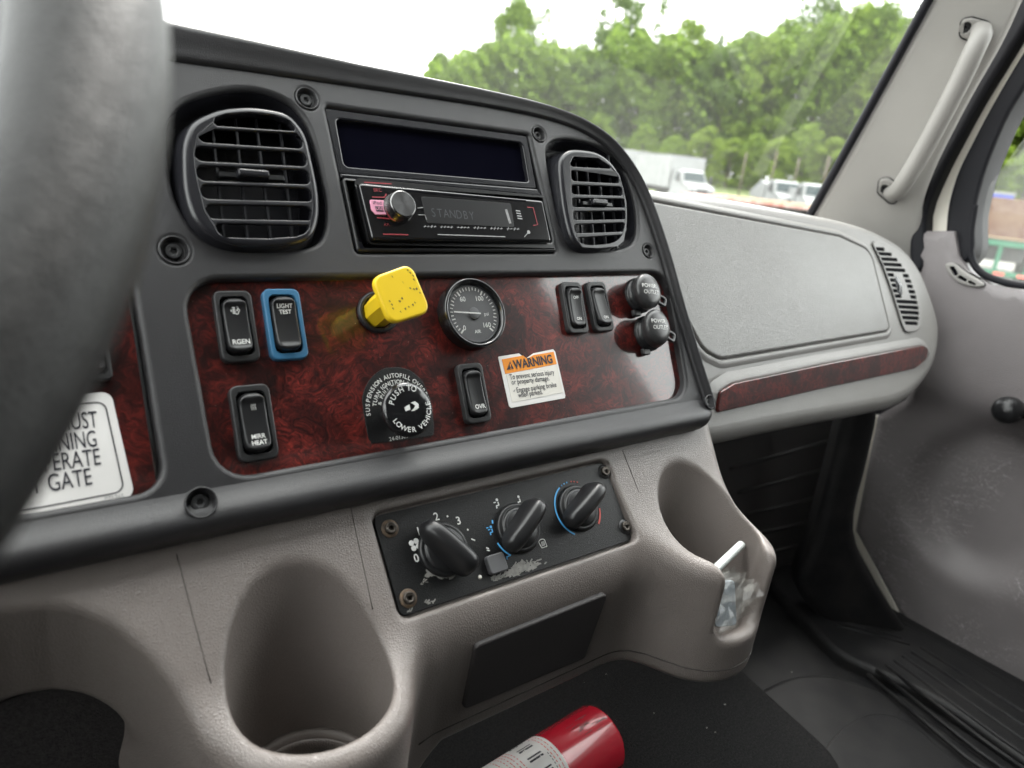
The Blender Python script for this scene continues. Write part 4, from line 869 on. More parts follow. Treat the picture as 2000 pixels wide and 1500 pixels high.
wa, wb = HF.P(*kh(1200, 605), zt); strip([(wa - 0.0035, wb + 0.002)] + arcp(wa, wb - 0.001, 0.0046, 130, 50, 8) + [(wa + 0.0032, wb - 0.0032), (wa - 0.0022, wb - 0.0032), (wa - 0.0035, wb + 0.002)], 0.0007, zt, tx)
for k in (-1, 0, 1): strip([(wa + k * 0.0012, wb - 0.002), (wa + k * 0.0012 + 0.0006, wb + 0.0016)], 0.0005, zt, tx)
hv.part('white_print', tx, 'white_print')
tx = MB()
a2, b2 = k2_; a3, b3 = k3
strip(arcp(a2, b2, 0.0240, 196, 232), 0.0013, zt, tx); strip(arcp(a3, b3, 0.0240, 118, 238), 0.0015, zt, tx)
for k in range(3): strip(arcp(a3, b3, 0.0240, 112 - 8 * k, 109 - 8 * k, 3), 0.0012, zt, tx)
person_icon(868, 515, 0.0026, tx, ((-0.5, 0.2), (-0.9, 0.9))); person_icon(975, 672, 0.0026, tx)
strip([HF.P(*kh(872, 452), zt), HF.P(*kh(874, 475), zt)], 0.0014, zt, tx)
hv.part('blue_print', tx, 'blue_print')
tx = MB(); strip(arcp(a3, b3, 0.0240, -48, -12), 0.0016, zt, tx)
for k in range(3): strip(arcp(a3, b3, 0.0240, 84 - 8 * k, 81 - 8 * k, 3), 0.0012, zt, tx)
hv.part('red_print', tx, 'red_print')
hv.part('push_button', plate(rrect(*HF.P(*kh(905, 732), CH + 0.004), 0.0165, 0.0145, 0.0026, rot=0.0), (), CH - 0.001, CH + 0.0045, 0.0009, 3), 'button_grey')
hv.part('indicator_dot', lathe([(0.0016, CH), (0.0016, CH + 0.0008), (0.001, CH + 0.0013), (0.0001, CH + 0.0014)], *HF.P(*kh(790, 825), CH), 12), 'sticker_cream')
# scratched-off paint
tx = MB()
def scratch(x0, y0, x1, y1, n, w, jit):
    for i in range(n):
        t = random.random(); x = x0 + (x1 - x0) * t + random.gauss(0, jit); y = y0 + (y1 - y0) * t + random.gauss(0, jit * 0.5)
        l = random.uniform(8, 34); an = R(random.gauss(-35, 22)); pts = [(x, y), (x + l * 0.5 * math.cos(an), y + l * 0.5 * math.sin(an) + random.uniform(-3, 3)), (x + l * math.cos(an), y + l * math.sin(an))]
        strip([HF.P(*kh(*q), zt) for q in pts], random.uniform(0.3, 1) * w, zt + i * 1e-7, tx)
scratch(985, 800, 1165, 735, 130, 0.0019, 20); scratch(870, 838, 1000, 805, 60, 0.0011, 12); scratch(1000, 770, 1060, 740, 40, 0.0022, 14)
scratch(430, 800, 600, 825, 70, 0.0024, 15); scratch(450, 770, 470, 820, 24, 0.0020, 12); scratch(400, 870, 440, 840, 8, 0.0008, 8); scratch(440, 995, 480, 985, 10, 0.0014, 8); scratch(318, 1052, 345, 1045, 6, 0.001, 5)
for i in range(20): disc(*HF.P(*kh(random.uniform(250, 1650), random.uniform(450, 950)), zt), 0.0003, zt, 6, tx)
hv.part('paint_scratches', tx, 'worn_grey')

# ---- things in the right cup holder
def rayat(px, py, y): r = ray(px, py); return r * (y / r[1])
p0, p1 = rayat(1372, 1136, 0.318), rayat(1448, 1064, 0.334)
st = tube([p0, p0 * 0.98 + p1 * 0.02, p0 * 0.02 + p1 * 0.98, p1], lambda t: 0.0042, 14)
solo('plastic_stick', st, 'plastic_white', 'pale plastic stick leaning in the right cup holder', 'stick', WF, tuple(p0))
bagpx = [(1388, 1128), (1405, 1118), (1432, 1112), (1476, 1134), (1479, 1150), (1466, 1176), (1455, 1196), (1420, 1230), (1396, 1236), (1388, 1222)]
bo = np.array([rayat(x, y, 0.335) for x, y in bagpx]); 
bagf = Frame(rayat(1432, 1172, 0.298), (0.95, -0.12, 0.1), (0.0, 0.45, 0.85)); bl = bagf.L(bagpx)
nb = 8; bm_ = MB(); lo = np.min(bl, 0); hi = np.max(bl, 0)
from mathutils.geometry import intersect_point_tri_2d
def inside(p, poly):
    c = False; j = len(poly) - 1
    for i in range(len(poly)):
        if (poly[i][1] > p[1]) != (poly[j][1] > p[1]) and p[0] < (poly[j][0] - poly[i][0]) * (p[1] - poly[i][1]) / (poly[j][1] - poly[i][1]) + poly[i][0]: c = not c
        j = i
    return c
gv = {}; ff = []; dense = rpoly(bl, 0.002)
def bh(x, y): return 0.0045 * (1 - abs(math.sin(x * 95 + 0.9 * math.sin(y * 120) + 0.4))) + 0.0035 * (1 - abs(math.sin((x * 0.6 + y) * 120 + 0.7 * math.sin(x * 210)))) + 0.0016 * (1 - abs(math.sin((x - 1.4 * y) * 260))) - 0.003
for side in (1, -1):
    gv = {}
    for i in range(nb):
        for j in range(nb):
            cs = [(lo[0] + (hi[0] - lo[0]) * (i + di) / nb, lo[1] + (hi[1] - lo[1]) * (j + dj) / nb) for di, dj in ((0, 0), (1, 0), (1, 1), (0, 1))]
            if inside(np.mean(cs, 0), dense):
                ids = []
                for di, dj in ((0, 0), (1, 0), (1, 1), (0, 1)):
                    kk = (i + di, j + dj)
                    if kk not in gv: gv[kk] = len(bm_.v); x, y = cs[[(0, 0), (1, 0), (1, 1), (0, 1)].index((di, dj))]; bm_.v.append((x + random.gauss(0, 0.0010), y + random.gauss(0, 0.0010), side * 0.0040 + random.gauss(0, 0.0022)))
                    ids.append(gv[kk])
                bm_.f.append(tuple(ids)); bm_.s.append(False)
o_bag = solo('plastic_bag', bm_.xf(lambda a, b, c: tuple(bagf.W(a, b, c))), 'clear_film', 'crumpled clear plastic bag stuffed in the right cup holder', 'plastic bag')
o_bag.data.materials.clear(); o_bag.data.materials.append(MATS['clear_film'])
bk = plate(rrect(*bagf.P(1425, 1180), 0.026, 0.040, 0.004, rot=-0.25), (), -0.008, -0.0055, 0.001).xf(lambda a, b, c: tuple(bagf.W(a, b, c)))
mat('bag_paper', (0.30, 0.34, 0.38), 0.5, var=(0.16, 0.18, 0.21), vscale=120)
ob = link('folded_leaflet', bk, 'bag_paper', o_bag)

# ================================================================== passenger side of the dash
dp = Thing('dashboard', 'light grey passenger-side dashboard with glovebox and slim side vent', 'dashboard', GF, (0.95, 0.1, 0))
dpx = [(1180, 340), (1290, 362), (1400, 376), (1500, 393), (1590, 411), (1650, 424), (1710, 444), (1762, 474), (1798, 518), (1826, 584), (1841, 645), (1834, 708), (1806, 756), (1765, 790), (1700, 807), (1600, 826), (1500, 846), (1380, 872), (1180, 915)]
dl = crom(GF.L(dpx), 5, False)
BIG = 0.020
dm_ = plate(dl, (), -0.05, 0.0, BIG, 7)
dp.part('dash_body', dm_, 'dash_grey')
glp = GF.L([(1222, 384), (1640, 462), (1700, 490), (1737, 640), (1732, 646), (1408, 700), (1374, 682), (1245, 440)], 0.003)
glo = rpoly(glp, [0.01, 0.03, 0.035, 0.006, 0.006, 0.025, 0.02, 0.01])
dp.part('glovebox_gap', plate([tuple(p) for p in offs(ccw(glo), -0.0026)], (), -0.002, 0.0004, 0.0001), 'seam')
dp.part('glovebox_door', plate(glo, (), -0.002, 0.0036, 0.0028, 5), 'glove_grey')
dp.part('glovebox_edge', sweep([tuple(p) for p in offs(ccw(glo), -0.0048)], [(-0.0026, 0.0003), (-0.0018, 0.0022), (0.0, 0.0030), (0.003, 0.0022), (0.007, 0.0002)], 1, None, None, True), 'dash_grey')
stp = rpoly(GF.L([(1396, 768), (1420, 752), (1600, 714), (1790, 678), (1803, 684), (1803, 704), (1785, 720), (1600, 760), (1398, 806)], 0.001), [0.004, 0.012, 0.0, 0.008, 0.006, 0.008, 0.012, 0.0, 0.004])
smid = lambda a: np.interp(a, [GF.P(1400, 780)[0], GF.P(1800, 695)[0]], [GF.P(1400, 780)[1], GF.P(1800, 695)[1]])
dp.part('burl_strip', plate(stp, (), -0.008, 0.0022, 0.0010, 3).xf(lambda a, b, c: (a, b, c + 0.0055 + (b - smid(a)) * 0.30)), 'burl')
dp.part('strip_lip', sweep([tuple(p) for p in offs(ccw(stp), -0.0006)], [(-0.001, 0.001), (0.0004, 0.0034), (0.003, 0.0036), (0.008, 0.0018), (0.014, 0.0002)], 1, None, None, True).xf(lambda a, b, c: (a, b, c * (0.5 + max(-0.4, (b - smid(a))) * 20) + 0.0045 * (b > smid(a)))), 'dash_grey')
# side vent
k3_ = lambda x, y: (1200 + x / 2.5, 250 + y / 2.5)
sv_o = crom(GF.L([k3_(*q) for q in [(1262, 565), (1300, 552), (1360, 590), (1420, 660), (1465, 750), (1492, 850), (1500, 940), (1480, 985), (1430, 997), (1408, 970), (1380, 880), (1345, 770), (1300, 650)]], 0.002), 4)
slots = []
cl = [(1295, 590), (1318, 614), (1338, 640), (1355, 666), (1370, 692), (1384, 718), (1395, 744), (1404, 770), (1412, 796), (1420, 822), (1427, 848), (1434, 874), (1440, 900), (1444, 926), (1448, 952)]
hw = [22, 34, 42, 46, 48, 52, 52, 52, 54, 53, 51, 49, 46, 41, 32]
for i, ((x, y), w_) in enumerate(zip(cl, hw)):
    segs = [(-w_, w_)] if i not in (5, 6, 7, 8, 9) else [(-w_, -20), (22, w_)]
    for a_, b_2 in segs: slots.append(rpoly(GF.L([k3_(x + a_, y - 8 + a_ * 0.06), k3_(x + b_2, y - 8 + b_2 * 0.06), k3_(x + b_2 + 5, y + 10 + b_2 * 0.06), k3_(x + a_ + 5, y + 10 + a_ * 0.06)], 0.0035), 0.0015, 3))
dp_v = dp.part('side_vent', plate(sv_o, slots, 0.0022, 0.0035, 0.0012, 4, hole_bev=0.0003), 'dash_grey')
du = MB(); q = ccw(sv_o); tri = tessellate_polygon([[Vector((x, y, 0)) for x, y in q]]); du.add([(x, y, 0.0014) for x, y in q], tri, False); dp.part('vent_duct', du, 'cavity', dp_v)
dp.part('thumb_wheel', pillow(*GF.P(*k3_(1388, 770), 0.004), 0.013, 0.034, 0.006, 0.002, 0.003, lambda x, y: 0.0055 - 0.004 * abs(y) / 0.017), 'charcoal_satin', dp_v)
# top pad running forward to the windshield
def zof(px, py): a, b = GF.P(px, py); return GF.W(a, b, 0)
tp = MB(); edge = [zof(*q) for q in dpx[:8]]
nv = len(edge); 
row0 = [(p[0], p[1] + 0.022, p[2] - 0.016) for p in edge]; row1 = [(p[0], 0.99, p[2] - 0.075) for p in edge]
tp.add(row0 + row1, [(i, i + 1, nv + i + 1, nv + i) for i in range(nv - 1)], True)
dp.part('top_pad', tp.xf(lambda x, y, z: tuple((np.array([x, y, z]) - GF.o) @ np.array([GF.u, GF.v, GF.n]).T)), 'dash_grey')
# top pad behind the centre panel
bt = MB(); br_ = [BF.W(P[i, 0] + nl[i, 0] * wx[i], P[i, 1] + nl[i, 1] * wx[i], -0.045) for i in range(0, len(P) - 20, 4)]
nv = len(br_); bt.add([tuple(p) for p in br_] + [(p[0], 0.99, p[2] - 0.17) for p in br_], [(i, i + 1, nv + i + 1, nv + i) for i in range(nv - 1)], True)
bz.part('top_pad', bt.xf(lambda x, y, z: tuple((np.array([x, y, z]) - BF.o) @ np.array([BF.u, BF.v, BF.n]).T)), 'charcoal')
# underside and dark kick panel of the passenger footwell
FF = Frame((0, 0.66, -0.35), (1, 0, 0), (0, 0.10, 1))
fw = Thing('kick_panel', 'black ribbed kick panel under the passenger dash', 'panel', FF, (0.95, -0.1, 0))
fw.part('panel', plate(FF.L([(1330, 850), (1500, 815), (1720, 770), (1700, 900), (1668, 1040), (1560, 1120), (1480, 1140), (1380, 1160)]), (), -0.02, 0, 0.004, 4), 'kick_black')
for (x0, y0, x1, y1) in ((1425, 915, 1690, 840), (1440, 962, 1650, 905), (1455, 1005, 1650, 958), (1465, 1045, 1640, 1005), (1500, 1080, 1610, 1052)):
    a0, a1 = FF.P(x0, y0), FF.P(x1, y1); fw.part('rib', tube([(a0[0], a0[1], 0), tuple(np.r_[np.mean([a0, a1], 0), 0.0005]), (a1[0], a1[1], 0)], 0.0035, 8), 'kick_black')

# ================================================================== windshield pillar, grab handle, door
pA, pB = ray(1592, 414), ray(1820, 0); pA = pA * (1.22 / pA[0]); pB = pB * (1.17 / pB[0]); pC = ray(1785, 478); pC = pC * (1.34 / pC[0])
AF = Frame(pA, pC - pA, pB - pA)
ap = Thing('pillar_trim', 'light grey windshield pillar trim at the passenger side', 'pillar trim', AF, (0.05, 0.15, 0))
aout = crom(AF.L([(1585, 440), (1592, 414), (1640, 330), (1700, 222), (1760, 112), (1822, 0), (1900, -140), (2060, -140), (2010, -20), (1962, 85), (1902, 190), (1852, 285), (1822, 350), (1804, 410), (1800, 500), (1740, 520), (1650, 470)]), 4)
ap.part('trim', plate(aout, (), -0.03, 0.0, 0.012, 6), 'pillar_grey')
ap.part('windshield_seal', tube([tuple((AF.W(*AF.P(x, y), 0.0) - AF.o) @ np.array([AF.u, AF.v, AF.n]).T) for x, y in [(1570, 440), (1590, 405), (1630, 334), (1690, 226), (1750, 116), (1812, 2), (1890, -140)]], 0.0072, 10), 'rubber')
gh = Thing('grab_handle', 'light grey grab handle bolted to the windshield pillar', 'handle', AF, (*AF.P(1820, 220), 0))
hp = [(1742, 378, 0.006), (1752, 374, 0.022), (1768, 352, 0.034), (1800, 300, 0.038), (1840, 226, 0.040), (1878, 152, 0.038), (1902, 100, 0.034), (1916, 70, 0.024), (1916, 58, 0.006)]
gh.part('grip', tube(crom([(*AF.P(x, y, c), c) for x, y, c in hp], 5, False), 0.0145, 16, flat=0.85), 'handle_grey')
for foot, hole_ in (([(1716, 348), (1738, 346), (1756, 362), (1752, 398), (1738, 400), (1712, 378)], (1726, 369)), ([(1876, 36), (1900, 32), (1935, 42), (1940, 70), (1918, 92), (1872, 74)], (1886, 54))):
    a, b = AF.P(*hole_, 0.006)
    gh.part('foot_gap', plate(rpoly(AF.L(foot, 0.002), 0.012), (), -0.001, 0.0022, 0.0004), 'rubber')
    fo = gh.part('foot', plate([tuple(p) for p in offs(rpoly(AF.L(foot, 0.006), 0.011), 0.002)], [circle(a, b, 0.0078, 20)], -0.001, 0.0075, 0.003, 4, hole_bev=0.0008), 'handle_grey')
    gh.part('bolt', plate(circle(a, b, 0.0062, 18), [torx(a, b, 0.003)], 0.0, 0.0045, 0.001), 'screw_black', fo)
# door
dr = Thing('passenger_door', 'passenger door with scuffed grey trim panel and black-sealed window', 'door', DF, (-0.3, -0.3, 0))
vis = DF.L([(1815, 452), (1874, 452), (1882, 500), (1905, 535), (1945, 555), (2000, 566)]); left = DF.L([(1665, 1040), (1712, 812), (1770, 780), (1815, 700), (1812, 600), (1806, 500)])
low = DF.L([(1780, 1268), (2000, 1412)])
dp_out = rpoly([*vis, (0.33, vis[-1][1] - 0.01), (0.33, low[1][1] - 0.02), low[1], low[0], *left], [0.008, 0.012, 0, 0.0, 0, 0, 0.0, 0, 0, 0.004, 0.02, 0, 0, 0, 0, 0])
# trim panel as a relief grid clipped to the outline
ga0, ga1 = min(p[0] for p in dp_out), 0.33; gb0, gb1 = min(p[1] for p in dp_out), max(p[1] for p in dp_out); NXX, NYY = 150, 130
bcen = DF.P(1925, 985); 
def relief(a, b):
    d = math.hypot((a - bcen[0]) / 0.115, (b - bcen[1]) / 0.135); w = 1 / (1 + math.exp((d - 1) * 12)); z = -0.042 * w
    z += 0.030 / (1 + math.exp((DF.P(1900, 800)[1] - b) * 60))
    z += -0.010 / (1 + math.exp((b + 0.64) * 40))
    return z
dg = MB(); outl = ccw(dp_out)
cap_in = offs(outl, 0.006)
# triangulated interior with inner points for relief
from mathutils.geometry import delaunay_2d_cdt
pts2 = [Vector(p) for p in outl] + [Vector(p) for p in cap_in]; n0 = len(outl)
inn_poly = [tuple(p) for p in offs(outl, 0.012)]
for i in range(NXX):
    for j in range(NYY):
        p = (ga0 + (ga1 - ga0) * (i + 0.5) / NXX, gb0 + (gb1 - gb0) * (j + 0.5) / NYY)
        if inside(p, inn_poly): pts2.append(Vector(p))
res = delaunay_2d_cdt(pts2, [(i, (i + 1) % n0) for i in range(n0)], [], 1, 1e-6)
vv, fcs, orig = res[0], res[2], res[3]
edge_set = set()
for k, o_ in enumerate(orig):
    if any(x < n0 for x in o_): edge_set.add(k)
dg.add([(p.x, p.y, relief(p.x, p.y) - (0.007 if k in edge_set else 0)) for k, p in enumerate(vv)], [tuple(f) for f in fcs], True)
n_ = len(outl); dg.add([(x, y, relief(x, y) - 0.007) for x, y in outl] + [(x, y, -0.04) for x, y in outl], [(i, n_ + i, n_ + (i + 1) % n_, (i + 1) % n_) for i in range(n_)], False)
dr.part('trim_panel', dg, 'door_trim')
# painted edge of the door shell around the trim
dr.part('painted_edge', plate(rpoly(DF.L([(1703, 812), (1722, 812), (1676, 1040), (1790, 1262), (1782, 1272), (1658, 1042)], -0.012), 0.004), (), -0.03, -0.012, 0.002), 'white_paint')
dr.part('shell', plate([(ga0 - 0.015, gb0), (0.335, gb0), (0.335, vis[-1][1] - 0.02), (ga0 + 0.16, vis[-1][1] - 0.02), (ga0 + 0.05, -0.36)], (), -0.06, -0.045, 0.001), 'white_paint')
# window frame strips
def strip_poly(lft, rgt, c): return DF.L(lft + rgt[::-1], c)
# black seal on the body side (belongs to the cab)
sealL = [(1776, 520), (1780, 420), (1800, 345), (1830, 280), (1880, 185), (1940, 80), (2010, -40), (2060, -140)]; sealR = [(1806, 520), (1808, 420), (1836, 345), (1866, 285), (1912, 200), (1974, 98), (2045, -20), (2100, -140)]
ws2 = Thing('door_seal', 'black rubber door seal between pillar trim and door', 'door seal', DF, (-0.4, 0.2, 0.02))
ws2.part('seal', plate(crom(strip_poly(sealL, sealR, 0.03), 3), (), -0.06, 0.03, 0.008, 5), 'rubber')
wL = sealR; wR = [(1852, 520), (1850, 420), (1868, 345), (1896, 285), (1938, 205), (1994, 110), (2060, 10), (2130, -100)]
dr.part('painted_frame', plate(crom(strip_poly([(x - 12, y) for x, y in wL], [(x + 8, y) for x, y in wR], 0.0), 3), (), -0.05, 0.0, 0.006, 4), 'white_paint')
bL = wR; bR = [(1898, 500), (1902, 420), (1920, 345), (1942, 285), (1974, 215), (2030, 130), (2100, 40), (2180, -60)]
wf = dr.part('window_frame', plate(crom(strip_poly([(x - 2, y) for x, y in bL], bR, 0.012), 3), (), -0.05, 0.012, 0.007, 5), 'rubber')
# seal along window sill, following the corner
sill = crom([(*DF.P(x, y, 0.006), 0.006) for x, y in [(1905, 400), (1896, 460), (1898, 505), (1916, 532), (1950, 548), (2000, 558), (2120, 572)]], 6, False); e_ = sill[-1]
sill += [(0.33, e_[1] - 0.003, 0.006)]
dr.part('sill_seal', tube(sill, 0.006, 10), 'rubber', wf)
# far side of the window frame, out of the picture but mirrored in the burl
dr.part('window_frame', plate([(0.27, -0.16), (0.34, -0.16), (0.34, 0.56), (0.22, 0.56)], (), -0.05, 0.01, 0.006), 'rubber')
dr.part('window_pane', plate([DF.P(1890, 530, -0.02), (0.32, DF.P(2000, 575, -0.02)[1] - 0.02), (0.32, 0.60), (-0.30, 0.60), DF.P(1905, 400, -0.02)], (), -0.028, -0.024, 0, back=False), 'door_glass')
# small slotted demister vent in the door's upper corner
vl = crom(DF.L([(1845, 518), (1862, 514), (1885, 532), (1920, 554), (1908, 562), (1880, 556), (1858, 542)], 0.036), 4)
dv = dr.part('demister_vent', plate(vl, [rpoly(DF.L(q, 0.036), 0.002, 3) for q in ([(1853, 521), (1863, 520), (1872, 535), (1864, 540)], [(1867, 542), (1875, 537), (1890, 546), (1884, 551)], [(1888, 552), (1893, 547), (1908, 555), (1902, 558)])], 0.01, 0.036, 0.003, 4, hole_bev=0.0006), 'handle_grey')
dr.part('vent_duct', plate(vl, (), 0.01, 0.031, 0), 'cavity', dv)
kcen = DF.P(1966, 802, 0.06)
cr_k = dr.part('window_crank', lathe([(0.010, -0.02), (0.012, 0.03), (0.020, 0.040), (0.0225, 0.055), (0.020, 0.066), (0.012, 0.072), (0.0001, 0.074)], *kcen, 28), 'black_satin')
dr.part('crank_arm', plate(rpoly([(kcen[0], kcen[1] - 0.011), (kcen[0] + 0.10, kcen[1] - 0.014), (kcen[0] + 0.10, kcen[1] + 0.014), (kcen[0], kcen[1] + 0.011)], 0.008), (), 0.0, 0.036, 0.004), 'black_satin', cr_k)

# ---- windshield
wsd = Thing('windshield', 'hazy windshield glass above the dashboard', 'windshield', WF, (0.3, 0.95, -0.05))
wsd.part('pane', MB().add([(-0.9, 1.02, -0.16), (1.34, 0.86, -0.16), (1.26, 0.40, 0.80), (-0.9, 0.44, 0.80)], [(0, 1, 2, 3)], False), 'windshield_glass')

# ---- floor mat, carpet hump, sill
cz = -0.705
slab('carpet_hump', plate(rpoly([(-0.1, 0.25), (0.86, 0.25), (0.92, 0.62), (0.9, 0.99), (-0.1, 0.99)], 0.08), (), -0.76, cz, 0.03, 5), 'carpet')
fm = Thing('floor_mat', 'black rubber floor mat with raised ribs in the passenger footwell', 'floor mat', WF, (1.05, 0.5, -0.76))
FZ = Frame((0, 0, -0.748), (1, 0, 0), (0, 1, 0))
fm.part('mat_sheet', plate(rpoly([(0.86, -0.3), (1.33, -0.3), (1.33, 0.97), (0.90, 0.97)], 0.03), (), -0.7595, -0.748, 0.004), 'mat_rubber')
def floorline(px, r, name, z=0.0):
    return fm.part(name, tube(crom([(*FZ.P(x, y), FZ.o[2] + z) for x, y in px], 5, False), r, 8), 'mat_rubber')
def floorplate(name, px, h, bev):
    fm.part(name, plate(crom([FZ.P(x, y) for x, y in px], 5), (), FZ.o[2] - 0.005, FZ.o[2] + h, bev, 5), 'mat_rubber')
floorplate('foot_tray', [(1375, 1445), (1420, 1400), (1480, 1360), (1545, 1332), (1620, 1330), (1700, 1356), (1780, 1395), (1860, 1450), (1960, 1540), (1900, 1640), (1600, 1640), (1380, 1560)], 0.014, 0.011)
floorplate('tray_inset', [(1590, 1510), (1640, 1440), (1700, 1412), (1760, 1424), (1830, 1480), (1900, 1560), (1700, 1640), (1580, 1600)], 0.018, 0.0035)
floorplate('sill_ramp', [(1480, 1130), (1545, 1205), (1620, 1285), (1700, 1330), (1800, 1375), (1900, 1440), (2040, 1545), (2300, 1760), (2500, 1700), (2200, 1500), (2000, 1380), (1800, 1255), (1650, 1200), (1560, 1120)], 0.022, 0.010)
for i in range(7):
    fm.part('sill_rib', tube([(*FZ.P(1790 - i * 17, 1285 + i * 9), FZ.o[2] + 0.0215), (*FZ.P(2010 - i * 22, 1425 + i * 13), FZ.o[2] + 0.0215), (*FZ.P(2200 - i * 22, 1560 + i * 13), FZ.o[2] + 0.0215)], 0.0034, 8), 'mat_rubber')
for i in range(6):
    fm.part('tread_rib', tube([(*FZ.P(1560 + i * 12, 1160 + i * 16), FZ.o[2] + 0.0215), (*FZ.P(1690 + i * 16, 1215 + i * 13), FZ.o[2] + 0.0215)], 0.0022, 8), 'mat_rubber')
# black side panel of the footwell corner
o_ = ray(1640, 1040); o_ = o_ * (1.16 / o_[0]); SF = Frame(o_, (0.72, -0.69, 0), (0, 0.12, 1))
slab('footwell_corner', plate(crom(SF.L([(1660, 800), (1716, 800), (1700, 900), (1672, 1040), (1720, 1150), (1790, 1272), (1700, 1262), (1620, 1225), (1560, 1150), (1590, 1050), (1625, 920)]), 4), (), -0.05, 0.0, 0.018, 5).xf(lambda a, b, c: tuple(SF.W(a, b, c))), 'mat_rubber')

# ---- fire extinguisher
ex = Thing('fire_extinguisher', 'red fire extinguisher with white label lying on the carpet', 'fire extinguisher', WF, (0.5, 0.46, cz))
er = 0.041; e1 = ray(1172, 1442); e1 = e1 * ((cz + er) / e1[2]); e0 = ray(960, 1585); e0 = e0 * ((cz + er) / e0[2]); ax_ = unit(e1 - e0); e1 = e1
up_ = np.array([0, 0, 1.0]); sd_ = np.cross(up_, ax_)
EF = Frame(e1, sd_, up_)         # local: u = sideways, v = up, n = along axis towards the round end
def ecyl(prof, n=48): return lathe(prof, 0, 0, n).xf(lambda x, y, z: tuple(e1 + x * sd_ + y * up_ + z * ax_))
ex.part('cylinder', ecyl([(er, -0.36), (er, -0.004), (er - 0.001, -0.001), (er - 0.004, 0.0005), (er - 0.008, -0.001), (er - 0.012, -0.004), (0.0001, -0.006)][::1]), 'extinguisher_red')
lb = MB(); seg = 40
lb_prof = [(er + 0.0003, -0.26), (er + 0.0003, -0.088)]
lbl = ex.part('label', ecyl(lb_prof), 'sticker_white')
def on_cyl(mb, r): return mb.xf(lambda x, y, z: tuple(e1 + r * math.sin(x / r) * sd_ * -1 + r * math.cos(x / r) * up_ + y * ax_))
for k, sx0 in enumerate((-0.034, -0.016, 0.002, 0.020)):
    tx = MB().add([(sx0, -0.106, 0), (sx0 + 0.016, -0.106, 0), (sx0 + 0.016, -0.126, 0), (sx0, -0.126, 0)], [(0, 1, 2, 3)], False)
    on_cyl(tx, er + 0.0006); pic = ex.part('pictogram', tx, 'ink', lbl)
    tx = MB()
    for j in range(6):
        cx_, cy_ = sx0 + random.uniform(0.004, 0.011), random.uniform(-0.122, -0.110); an = random.uniform(0, 3.1); l = random.uniform(0.002, 0.005)
        strip([(cx_ - l * math.cos(an), cy_ - l * math.sin(an)), (cx_, cy_), (cx_ + l * math.cos(an + 0.5), cy_ + l * math.sin(an + 0.5))], 0.0016, 0, tx)
    on_cyl(tx, er + 0.0009); setp(ex.part('pictogram_figure', tx, 'sticker_white', lbl), kind='stuff')
tx = MB()
for j, y in enumerate((-0.093, -0.098, -0.134, -0.139, -0.144, -0.149, -0.156)):
    for q in range(14):
        x = -0.036 + q * 0.0052; strip([(x, y), (x + random.uniform(0.002, 0.0045), y)], 0.0010, 0, tx)
on_cyl(tx, er + 0.0006); ex.part('label_lettering', tx, 'red_print', lbl)
tx = MB()
for j in range(16):
    x, y = random.uniform(-0.012, 0.020), random.uniform(-0.07, -0.02); strip([(x, y), (x + random.uniform(-0.001, 0.001), y + random.uniform(0.004, 0.016))], random.uniform(0.0003, 0.0009), 0, tx)
on_cyl(tx, er + 0.0003); setp(ex.part('scrapes', tx, 'cover_brown'), kind='stuff')
tx = MB()
for j in range(4): strip([(-0.028, -0.101), (-0.026, -0.101)], 0.001, 0, tx)
for j in range(9): strip([(0.004 + j * 0.0042, -0.101), (0.0065 + j * 0.0042, -0.101)], 0.0009, 0, tx)
on_cyl(tx, er + 0.0006); ex.part('fine_print', tx, 'ink', lbl)

# crumbs and grit dropped on the carpet and mat
cm = MB()
for i in range(34):
    x, y = random.uniform(0.2, 1.2), random.uniform(0.28, 0.6); zc = cz if x < 0.82 else -0.747; s = random.uniform(0.0005, 0.0014)
    cm.add([(x - s, y, zc + 0.0003), (x + s, y - s * 0.5, zc + 0.0003), (x, y + s, zc + 0.0003), (x + s * 0.2, y, zc + s)], [(0, 1, 3), (1, 2, 3), (2, 0, 3)], False)
solo('grit', cm, 'sticker_cream', 'pale crumbs scattered on the carpet and mat', 'grit', kind='stuff')

# ---- steering wheel
wc = np.array([-0.1967, 0.2097, 0.0367]); wt = 0.7535; WFm = Frame(wc, (1, 0, 0), (0, math.sin(wt), math.cos(wt)))
sw = Thing('steering_wheel', 'thick black steering wheel rim close to the camera', 'steering wheel', WFm, (0, 0, 0))
rim = MB(); nR, nT = 160, 26; v = []
for i in range(nR):
    th_ = 2 * math.pi * i / nR
    for k in range(nT):
        ph = 2 * math.pi * k / nT; r0 = 0.0157
        v.append(((0.225 + r0 * math.cos(ph)) * math.cos(th_), (0.225 + r0 * math.cos(ph)) * math.sin(th_), r0 * math.sin(ph)))
rim.add(v, [(i * nT + k, ((i + 1) % nR) * nT + k, ((i + 1) % nR) * nT + (k + 1) % nT, i * nT + (k + 1) % nT) for i in range(nR) for k in range(nT)], True)
sw.part('rim', rim, 'wheel_leather')
sw.part('hub', lathe([(0.075, -0.055), (0.078, -0.03), (0.07, -0.018), (0.0001, -0.012)], 0, 0, 40), 'charcoal_satin')
for an in (160, 20 + 180, 270): sw.part('spoke', tube([(0.06 * math.cos(R(an)), 0.06 * math.sin(R(an)), -0.035), (0.15 * math.cos(R(an)), 0.15 * math.sin(R(an)), -0.02), (0.222 * math.cos(R(an)), 0.222 * math.sin(R(an)), 0)], 0.016, 12, flat=0.5), 'charcoal_satin')

